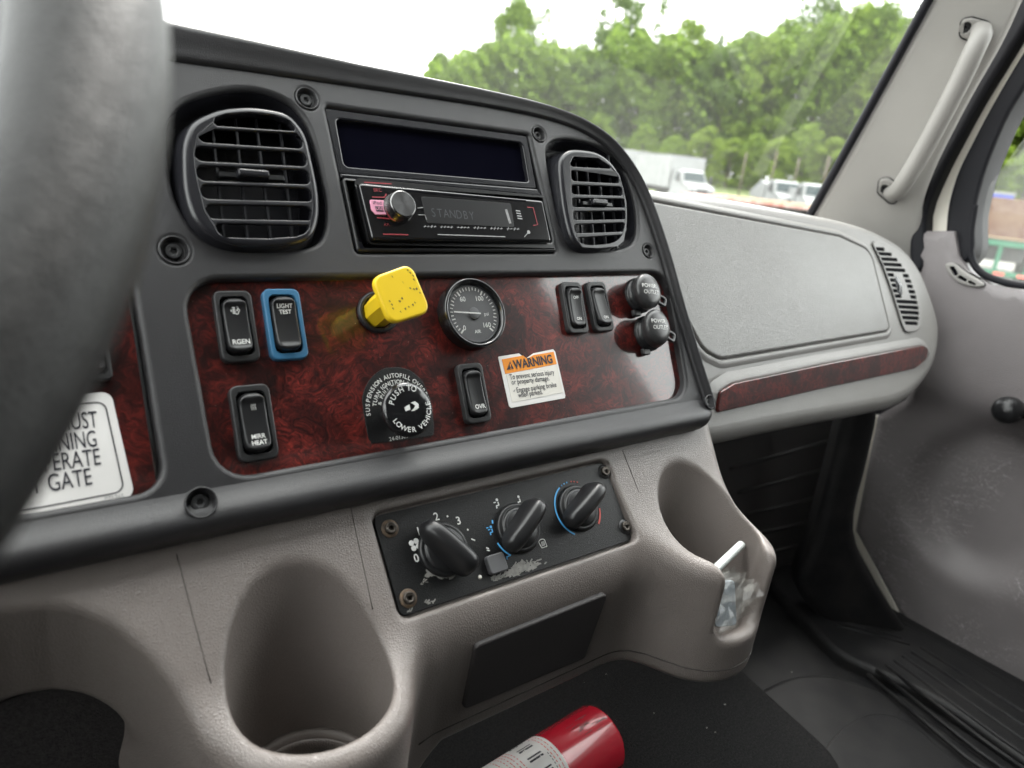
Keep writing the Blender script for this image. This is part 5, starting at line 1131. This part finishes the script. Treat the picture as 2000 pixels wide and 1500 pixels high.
# ================================================================== outside
mat('gravel', (0.115, 0.11, 0.10), 0.9, grain=('noise', 30, 0.02), var=(0.15, 0.145, 0.13), vscale=0.6)
mat('grass', (0.065, 0.10, 0.022), 0.9, grain=('noise', 12, 0.05), var=(0.10, 0.115, 0.035), vscale=0.8)
mat('truck_white', (0.215, 0.222, 0.22), 0.5, var=(0.18, 0.187, 0.185), vscale=1.5)
mat('truck_glass', (0.030, 0.042, 0.045), 0.3, spec=0.2, var=(0.04, 0.052, 0.052))
mat('truck_dark', (0.03, 0.03, 0.032), 0.6, var=(0.045, 0.042, 0.04), vscale=4)
mat('rust', (0.085, 0.036, 0.022), 0.8, var=(0.15, 0.095, 0.06), vscale=1.6)
mat('bed_red', (0.36, 0.10, 0.07), 0.7, var=(0.48, 0.40, 0.36), vscale=2.5)
mat('bed_green', (0.022, 0.115, 0.062), 0.6, var=(0.03, 0.14, 0.08), vscale=4)
mat('timber', (0.34, 0.25, 0.16), 0.8, var=(0.26, 0.19, 0.12), vscale=3)
mat('tarp_blue', (0.03, 0.06, 0.36), 0.5, var=(0.04, 0.08, 0.42))
mat('bark', (0.09, 0.07, 0.05), 0.9, grain=('noise', 8, 0.05), var=(0.12, 0.10, 0.08), vscale=3)
def leafmat(name, c1, c2, trans):
    m = bpy.data.materials.new(name); m.use_nodes = True; N, Lk = m.node_tree.nodes, m.node_tree.links; b = N['Principled BSDF']; out = N['Material Output']
    b.inputs['Roughness'].default_value = 0.55; b.inputs['Specular IOR Level'].default_value = 0.12
    g = N.new('ShaderNodeNewGeometry'); t = N.new('ShaderNodeTexCoord'); n = N.new('ShaderNodeTexNoise'); n.inputs['Scale'].default_value = 0.55; n.inputs['Detail'].default_value = 3; Lk.new(t.outputs['Object'], n.inputs['Vector'])
    ad = N.new('ShaderNodeMath'); ad.operation = 'MULTIPLY_ADD'; ad.inputs[1].default_value = 0.45; Lk.new(g.outputs['Random Per Island'], ad.inputs[0]); Lk.new(n.outputs['Fac'], ad.inputs[2])
    k = N.new('ShaderNodeValToRGB'); k.color_ramp.elements[0].position = 0.45; k.color_ramp.elements[1].position = 0.95; k.color_ramp.elements[0].color = (*c1, 1); k.color_ramp.elements[1].color = (*c2, 1)
    Lk.new(ad.outputs[0], k.inputs['Fac']); Lk.new(k.outputs['Color'], b.inputs['Base Color'])
    tr = N.new('ShaderNodeBsdfTranslucent'); Lk.new(k.outputs['Color'], tr.inputs['Color']); mxs = N.new('ShaderNodeMixShader'); mxs.inputs[0].default_value = trans
    Lk.new(b.outputs[0], mxs.inputs[1]); Lk.new(tr.outputs[0], mxs.inputs[2]); Lk.new(mxs.outputs[0], out.inputs['Surface']); MATS[name] = m
leafmat('leaf_mid', (0.070, 0.122, 0.016), (0.155, 0.235, 0.034), 0.45)
leafmat('leaf_light', (0.095, 0.158, 0.018), (0.20, 0.285, 0.040), 0.45)
leafmat('leaf_dark', (0.050, 0.086, 0.020), (0.11, 0.17, 0.036), 0.4)
leafmat('leaf_yellow', (0.105, 0.165, 0.018), (0.215, 0.295, 0.042), 0.45)

def hor(x): return 335 + 0.1136 * (x - 1310)
def out(px, d, z=0.0):
    r = ray(px, hor(px)); q = r[:2] / np.linalg.norm(r[:2]) * d; return np.array([q[0], q[1], GROUND + z])
def yaw_to(px): r = ray(px, hor(px)); return math.atan2(r[1], r[0])
g = MB(); g.add([(-600, -600, GROUND), (900, -600, GROUND), (900, 900, GROUND), (-600, 900, GROUND)], [(0, 1, 2, 3)], False); setp(link('ground', g, 'gravel'), kind='structure')
# grass verge in front of the wood: a low bank
bk_ = MB(); xs_ = list(range(200, 3200, 120)); rows_ = ((80, 0.004), (90, 0.4), (102, 1.4), (150, 2.4)); v = []
for d, z in rows_: v += [tuple(out(x, d, z)) for x in xs_]
n = len(xs_); bk_.add(v, [(j * n + i, (j + 1) * n + i, (j + 1) * n + i + 1, j * n + i + 1) for j in range(3) for i in range(n - 1)], True); setp(link('verge', bk_, 'grass'), kind='structure')

def crown_mesh(name, H, Rr, nclump, nleaf, leaf, m, base=0.18, ragged=0.25):
    V = []; F = []
    cl = []
    for i in range(nclump):
        z = base + (1 - base) * RNG.random() ** 0.8; prof_ = math.sin(math.pi * min(1, max(0.04, (z - base) / (1 - base) * 0.90 + 0.10))) ** 0.6
        an = RNG.random() * 2 * math.pi; rr = Rr * prof_ * (0.45 + 0.6 * RNG.random() ** 0.5); cl.append((rr * math.cos(an), rr * math.sin(an), z * H, Rr * (0.16 + ragged * RNG.random())))
    cl.append((0, 0, H * 0.95, Rr * 0.25))
    for cx, cy, cz_, cr_ in cl:
        n = int(nleaf * (cr_ / (Rr * 0.3)) ** 2)
        d = RNG.normal(size=(n, 3)); d /= np.linalg.norm(d, axis=1)[:, None]; rad = cr_ * (0.55 + 0.5 * RNG.random(n)) ; c = np.array([cx, cy, cz_]) + d * rad[:, None] * np.array([1, 1, 0.75])
        u = RNG.normal(size=(n, 3)) + d * 0.2; u -= d * (u * d).sum(1)[:, None] * 0.6; u /= np.linalg.norm(u, axis=1)[:, None]; w = np.cross(u, d + RNG.normal(size=(n, 3)) * 0.5); w /= np.linalg.norm(w, axis=1)[:, None]
        s = (leaf * (0.6 + 0.8 * RNG.random(n)))[:, None]; k = len(V) and sum(len(q) for q in V); o = sum(len(q) for q in V)
        quad = np.stack([c - u * s, c + w * s * 0.55, c + u * s, c - w * s * 0.55], 1).reshape(-1, 3); V.append(quad); F.append(np.arange(4 * n).reshape(-1, 4) + o)
    V = np.concatenate(V); F = np.concatenate(F)
    me = bpy.data.meshes.new(name); me.from_pydata(V.tolist(), [], F.tolist()); me.materials.append(MATS[m]); me.update(); return me
def trunk_mesh(H):
    mb = tube([(0, 0, -0.5), (0.1, 0, H * 0.3), (0.0, 0.15, H * 0.6), (0.1, 0.1, H * 0.9)], lambda t: 0.26 * (1 - t) + 0.05, 8)
    for i in range(5):
        an = i * 2.4; z = H * (0.3 + 0.11 * i); tube([(0.05, 0.05, z), (1.6 * math.cos(an), 1.6 * math.sin(an), z + 1.3), (2.8 * math.cos(an), 2.8 * math.sin(an), z + 2.6)], lambda t: 0.12 * (1 - t) + 0.03, 6, mb)
    me = bpy.data.meshes.new('trunk'); me.from_pydata(mb.v, [], mb.f); me.polygons.foreach_set('use_smooth', mb.s); me.materials.append(MATS['bark']); me.update(); return me
CR = {'a': crown_mesh('crown', 18, 5.0, 150, 150, 0.20, 'leaf_mid', 0.12, 0.16), 'b': crown_mesh('crown', 18, 4.8, 150, 150, 0.20, 'leaf_light', 0.12, 0.16), 'c': crown_mesh('crown', 18, 5.2, 50, 150, 0.23, 'leaf_dark', 0.30, 0.18), 'd': crown_mesh('crown', 18, 5.4, 60, 180, 0.23, 'leaf_yellow', 0.05), 'e': crown_mesh('crown', 18, 4.2, 28, 100, 0.22, 'leaf_dark', 0.42, 0.14)}
TR = trunk_mesh(17)
def tree(name, label, cat, px, d, h, kind, w=1.0, group=None, base=0.0):
    e = bpy.data.objects.new(name, None); C.objects.link(e); e.location = out(px, d, base); e.rotation_euler = (0, 0, RNG.random() * 6.28); s = h / 18; e.scale = (s * w, s * w, s); setp(e, label, cat, group)
    for n, me in (('crown', CR[kind]), ('trunk', TR)):
        o = bpy.data.objects.new(n, me); C.objects.link(o); o.parent = e
wood = 'trees of the wood beyond the yard'
def grow(px, ytop, d): return (hor(px) - ytop) * d / (FPX * 1.10) + 2.4 - 1.2
named = [(985, 26, 122, 'a', 0.80, 'tall round-crowned tree left of the gap in the treetops'), (1040, 30, 124, 'e', 0.62, 'thin ragged dark treetop beside the tall round-crowned tree'),
         (1178, 4, 122, 'c', 0.72, 'dark tall tree with sky showing through its crown'), (1246, 6, 126, 'e', 0.50, 'wispy bare-topped tree just right of the dark tall tree'),
         (1300, 60, 118, 'b', 0.80, 'bright green round tree in the middle of the treeline'), (1525, 28, 126, 'c', 0.72, 'tallest dark crown rising at the right of the treeline'), (1712, 66, 120, 'e', 0.85, 'sparse leafy tree beside the windshield pillar'),
         (850, 118, 124, 'a', 0.9, 'leftmost low tree of the wood'), (1610, 52, 118, 'b', 0.75, 'bright green tree below the tallest dark crown'), (1362, 84, 122, 'e', 0.5, 'thin spiky treetop in the middle of the treeline')]
for px, yt, d, k, w, lab in named: tree('tree', lab, 'tree', px, d, grow(px, yt, d), k, w, base=1.2)
for px, yt, d, k, w in [(895, 108, 126, 'b', 0.9), (935, 100, 117, 'a', 0.9), (1030, 116, 114, 'a', 0.95), (1075, 104, 120, 'b', 0.85), (1112, 108, 114, 'a', 0.95), (1142, 130, 112, 'c', 0.95), (1228, 110, 113, 'a', 0.95), (1340, 106, 118, 'a', 0.85), (1385, 110, 114, 'c', 0.9), (1415, 92, 118, 'a', 0.8), (1452, 100, 114, 'b', 0.85), (1480, 80, 120, 'a', 0.8), (1560, 88, 114, 'a', 0.85),
                      (1650, 66, 117, 'a', 0.8), (1690, 108, 114, 'b', 0.9), (1750, 86, 117, 'a', 0.9), (1820, 90, 117, 'c', 1.0), (1890, 90, 117, 'a', 1.0), (1950, 95, 114, 'b', 1.0), (2020, 90, 117, 'a', 1.0), (2090, 100, 117, 'c', 1.0)]:
    lab = 'green leafy tree of the wood seen through the door window' if px > 1800 else 'dark green tree standing among the lighter trees of the wood' if k == 'c' else 'light green tree low in the dense wood' if k == 'b' else 'mid green leafy tree within the dense wood'
    tree('tree', lab, 'tree', px, d, grow(px, yt, d), k, w, wood, base=1.2)
for px, yt, d, k, w in [(1250, 240, 104, 'b', 1.0), (1310, 262, 101, 'b', 1.2), (1370, 250, 101, 'd', 1.1), (1420, 272, 100, 'd', 1.3), (1465, 262, 101, 'b', 1.2), (1510, 272, 100, 'd', 1.2), (1560, 246, 101, 'b', 1.0), (1610, 276, 100, 'd', 1.2), (1670, 268, 101, 'b', 1.2), (1740, 275, 101, 'd', 1.2), (1850, 290, 101, 'b', 1.3), (1920, 300, 99, 'd', 1.3), (1990, 305, 99, 'b', 1.3), (1160, 220, 107, 'b', 1.1), (1080, 215, 109, 'd', 1.2), (1000, 200, 110, 'b', 1.1)]:
    lab = 'bush at the foot of the wood seen through the door window' if px > 1800 else 'yellow-green bush along the foot of the wood' if k == 'd' else 'fresh green bush along the foot of the wood'
    tree('bush', lab, 'bush', px, d, grow(px, yt, d), k, w, 'bushes along the foot of the wood', base=0.8)

# dense far wood filling the gaps between the trees
xs2 = [790, 830, 880, 940, 985, 1040, 1100, 1150, 1180, 1240, 1300, 1350, 1420, 1480, 1525, 1580, 1640, 1700, 1760, 1850, 2000, 2150]; ys2 = [175, 140, 120, 105, 75, 95, 120, 95, 60, 90, 90, 115, 105, 95, 70, 85, 85, 100, 100, 105, 105, 110]
Vf = []; nq = 80000
pxr = RNG.uniform(790, 2150, nq); dr_ = RNG.uniform(112, 134, nq); lump = 14 * np.sin(pxr * 0.075) + 9 * np.sin(pxr * 0.19 + 1); tp_ = np.interp(pxr, xs2, ys2) - 12 + np.abs(lump)
hz_ = (335 + 0.1136 * (pxr - 1310) - tp_) * dr_ / (FPX * 1.10) + 2.4; zz = RNG.random(nq) ** 0.8 * hz_
cells = np.sin(pxr * 0.11 + zz * 1.3) * np.sin(zz * 0.9 + pxr * 0.05); dr_ = dr_ + cells * 4
pos_ = np.array([out(px_, d_2, z_) for px_, d_2, z_ in zip(pxr, dr_, zz)])
uu = RNG.normal(size=(nq, 3)); uu /= np.linalg.norm(uu, axis=1)[:, None]; ww = np.cross(uu, RNG.normal(size=(nq, 3))); ww /= np.linalg.norm(ww, axis=1)[:, None]; ss = RNG.uniform(0.25, 0.62, nq)[:, None]
Vf = np.stack([pos_ - uu * ss, pos_ + ww * ss * 0.6, pos_ + uu * ss, pos_ - ww * ss * 0.6], 1).reshape(-1, 3)
fo_ = link_np('far_wood', Vf, np.arange(4 * nq).reshape(-1, 4), 'leaf_mid', None, False); setp(fo_, 'dense green mass of the wood behind the trees', 'wood', None, 'stuff')

def vehicle(name, label, cat, pos, yaw, group=None):
    e = bpy.data.objects.new(name, None); C.objects.link(e); e.location = pos; e.rotation_euler = (0, 0, yaw); setp(e, label, cat, group)
    def part(n, mb, m, parent=None): o = link(n, mb, m, parent or e); return o
    return e, part
def cab(part, x=0.0):
    """conventional truck cab, nose towards -X of the vehicle"""
    mb = MB(); pr = [(-2.9, 0.55), (-2.9, 1.25), (-2.6, 1.52), (-1.35, 1.75), (-0.85, 2.55), (-0.5, 2.68), (0.75, 2.68), (0.85, 2.55), (0.85, 0.55)]; w = 1.1; n = len(pr)
    v = [(x + a, -w * (0.86 if b > 2.2 else 1), b) for a, b in pr] + [(x + a, w * (0.86 if b > 2.2 else 1), b) for a, b in pr]
    mb.add(v, [(i, i + 1, n + i + 1, n + i) for i in range(n - 1)] + [tuple(range(n)), tuple(range(n, 2 * n))[::-1]], False); part('cab_body', mb, 'truck_white')
    part('cab_windshield', MB().add([(x - 1.30, -0.92, 1.84), (x - 1.30, 0.92, 1.84), (x - 0.90, 0.84, 2.50), (x - 0.90, -0.84, 2.50)], [(0, 1, 2, 3)], False).xf(lambda a, b, c: (a - 0.03, b, c + 0.02)), 'truck_glass')
    for s in (-1, 1):
        part('side_window', MB().add([(x - 0.85, s * 1.105, 1.80), (x + 0.2, s * 1.105, 1.80), (x + 0.2, s * 1.0, 2.45), (x - 0.6, s * 1.0, 2.45)], [(0, 1, 2, 3)], False), 'truck_glass')
        part('mirror', box(x - 1.25, x - 1.13, s * 1.42 - 0.1, s * 1.42 + 0.1, 1.75, 2.35, 0.03), 'truck_dark')
        part('headlight', box(x - 2.93, x - 2.8, s * 0.82 - 0.2, s * 0.82 + 0.2, 0.95, 1.2, 0.03), 'truck_glass')
        for wx_ in (-1.9,): wheel(part, x + wx_, s * 0.95)
    part('grille', box(x - 2.94, x - 2.88, -0.5, 0.5, 0.75, 1.35, 0.02), 'truck_dark')
def wheel(part, x, y, r=0.5):
    mb = lathe([(r * 0.55, -0.14), (r * 0.9, -0.15), (r, -0.11), (r, 0.11), (r * 0.9, 0.15), (r * 0.55, 0.14), (0.001, 0.10)], 0, 0, 22); mb.xf(lambda a, b, c: (x + a, y + c, r + b)); part('wheel', mb, 'truck_dark')
# box truck, nose to us, box behind
p = out(1345, 62); yw = yaw_to(1340)
e, part = vehicle('box_truck', 'white box truck parked below the trees, left of the other trucks', 'truck', p, yw + 0.45)
cab(part); part('cargo_box', box(1.0, 8.4, -1.22, 1.22, 1.1, 3.75, 0.05), 'truck_white'); part('roof_rail', box(0.99, 8.41, -1.24, 1.24, 3.70, 3.78, 0.01), 'truck_dark')
for x in (6.2, 7.3):
    for s in (-1, 1): wheel(part, x, s * 0.95)
part('chassis', box(0.8, 8.2, -0.5, 0.5, 0.7, 1.0), 'truck_dark')
p = out(1285, 78); e, part = vehicle('cargo_trailer', 'white cargo trailer side-on behind the box truck', 'trailer', p, yaw_to(1268) + 1.9)
part('trailer_body', box(-4.5, 4.5, -1.25, 1.25, 1.1, 4.0, 0.05), 'truck_white'); part('skirt', box(-4, 4, -1.0, 1.0, 0.6, 1.05), 'truck_dark')
for x in (2.6, 3.7, -3.4):
    for s in (-1, 1): wheel(part, x, s)
p = out(1530, 64); e, part = vehicle('work_truck', 'white truck cab seen beyond the flatbed, left of the pillar', 'truck', p, yaw_to(1530) + 0.35)
cab(part)
mb = MB(); pr = [(1.0, 2.3), (2.2, 2.55), (4.6, 1.6), (4.6, 1.1), (1.0, 1.1)]; n = 5
mb.add([(a, -1.1, b) for a, b in pr] + [(a, 1.1, b) for a, b in pr], [(i, (i + 1) % n, n + (i + 1) % n, n + i) for i in range(n)] + [tuple(range(n)), tuple(range(n, 2 * n))[::-1]], False); part('sloped_body', mb, 'truck_white')
part('chassis', box(0.8, 4.8, -0.5, 0.5, 0.7, 1.05), 'truck_dark')
for s in (-1, 1): wheel(part, 3.4, s * 0.95)
p = out(1592, 60); e, part = vehicle('work_truck', 'white truck mostly hidden by the windshield pillar', 'truck', p, yaw_to(1592) + 0.25); cab(part); part('chassis', box(0.8, 4.8, -0.5, 0.5, 0.7, 1.05), 'truck_dark'); part('flat_body', box(0.95, 4.8, -1.15, 1.15, 1.08, 2.2, 0.03), 'truck_white')
for s in (-1, 1): wheel(part, 3.4, s * 0.95)
# flatbed trailer deck in front of the windshield
p = out(1560, 43); e, part = vehicle('flatbed_trailer', 'rusty red flatbed trailer deck low behind the dashboard edge', 'trailer', p, yaw_to(1560) + 1.9)
part('deck', box(-6, 6, -1.25, 1.25, 1.25, 1.38, 0.01), 'bed_red'); part('frame_beam', box(-5.8, 5.8, -0.5, 0.5, 0.85, 1.24), 'truck_dark')
for i in range(16): part('stake_pocket', box(-5.8 + i * 0.75, -5.62 + i * 0.75, -1.31, -1.26, 1.18, 1.44, 0.01), 'truck_dark')
for i in range(6): part('load_board', box(-5 + i * 1.6, -3.7 + i * 1.6, -1.0, 1.0, 1.381, 1.50, 0.01), 'timber')
for x in (3.2, 4.4):
    for s in (-1, 1): wheel(part, x, s)
# trailers through the door window
p = out(1985, 28); e, part = vehicle('rusty_trailer', 'rusty high-sided trailer with green rear frame seen through the door window', 'trailer', p, yaw_to(1985) + 0.10)
part('bed_floor', box(0, 9, -2.1, 1.5, 1.50, 1.55), 'timber'); part('tailgate', box(0, 0.08, -2.1, 1.5, 1.551, 2.75, 0.01), 'rust'); part('bed_side', box(0.081, 9, -2.1, -2.02, 1.551, 2.75, 0.01), 'rust'); part('bed_side', box(0.081, 9, 1.42, 1.5, 1.551, 2.75, 0.01), 'rust'); part('side_board', box(0.02, 9, -2.13, -2.101, 1.56, 1.75), 'timber')
for z in (1.35, 0.42): part('rear_beam', box(-0.10, 0.05, -1.7, 1.6, z - 0.07, z + 0.09, 0.01), 'bed_green')
for y in (-1.55, -0.75, 0.1, 0.85, 1.5): part('rear_post', box(-0.08, 0.04, y - 0.06, y + 0.06, 0.49, 1.28, 0.005), 'bed_green')
for k in range(5): part('reflector', box(-0.115, -0.101, -1.5 + k * 0.65, -1.2 + k * 0.65, 0.38, 0.46), 'red_print')
part('chassis', box(0.1, 8.8, -0.6, 0.6, 0.8, 1.5), 'truck_dark')
for x in (1.6, 2.8):
    for s in (-1, 1): wheel(part, x, s * 0.95)
bc = Matrix.Translation(Vector(out(1985, 28))) @ Matrix.Rotation(yaw_to(1985) + 0.10, 4, 'Z') @ Vector((0.9, 0.75, 1.56))
e, part = vehicle('blue_crate', 'blue crate standing in the rusty trailer', 'crate', bc, yaw_to(1985) + 0.3); part('crate_body', box(-0.5, 0.5, -0.55, 0.55, 0.0, 1.28, 0.03), 'tarp_blue'); part('lid', box(-0.53, 0.53, -0.58, 0.58, 1.285, 1.36, 0.02), 'truck_white')
for i, (px, lab) in enumerate(((1448, 'leftmost thin grey post before the bushes'), (1505, 'thin grey post just left of the white truck cab'), (1550, 'thin grey post behind the white truck cab'), (1605, 'thin grey post nearest the windshield pillar'))):
    p = out(px, 84); solo('utility_post', tube([(p[0], p[1], GROUND), (p[0], p[1], GROUND + 3), (p[0], p[1], GROUND + 5.2 + 0.5 * (i % 2))], 0.09, 8), 'bark', lab, 'post', WF, tuple(p), 'posts before the bushes')
# print too fine to pick apart
for o in bpy.data.objects:
    if o.type == 'MESH' and o.name.split('.')[0] in ('red_print', 'white_print', 'blue_print', 'label_lettering', 'red_markings', 'key_markings', 'fine_print', 'paint_scratches', 'dial_marks', 'worn_lettering', 'plate_lettering'): o['kind'] = 'stuff'
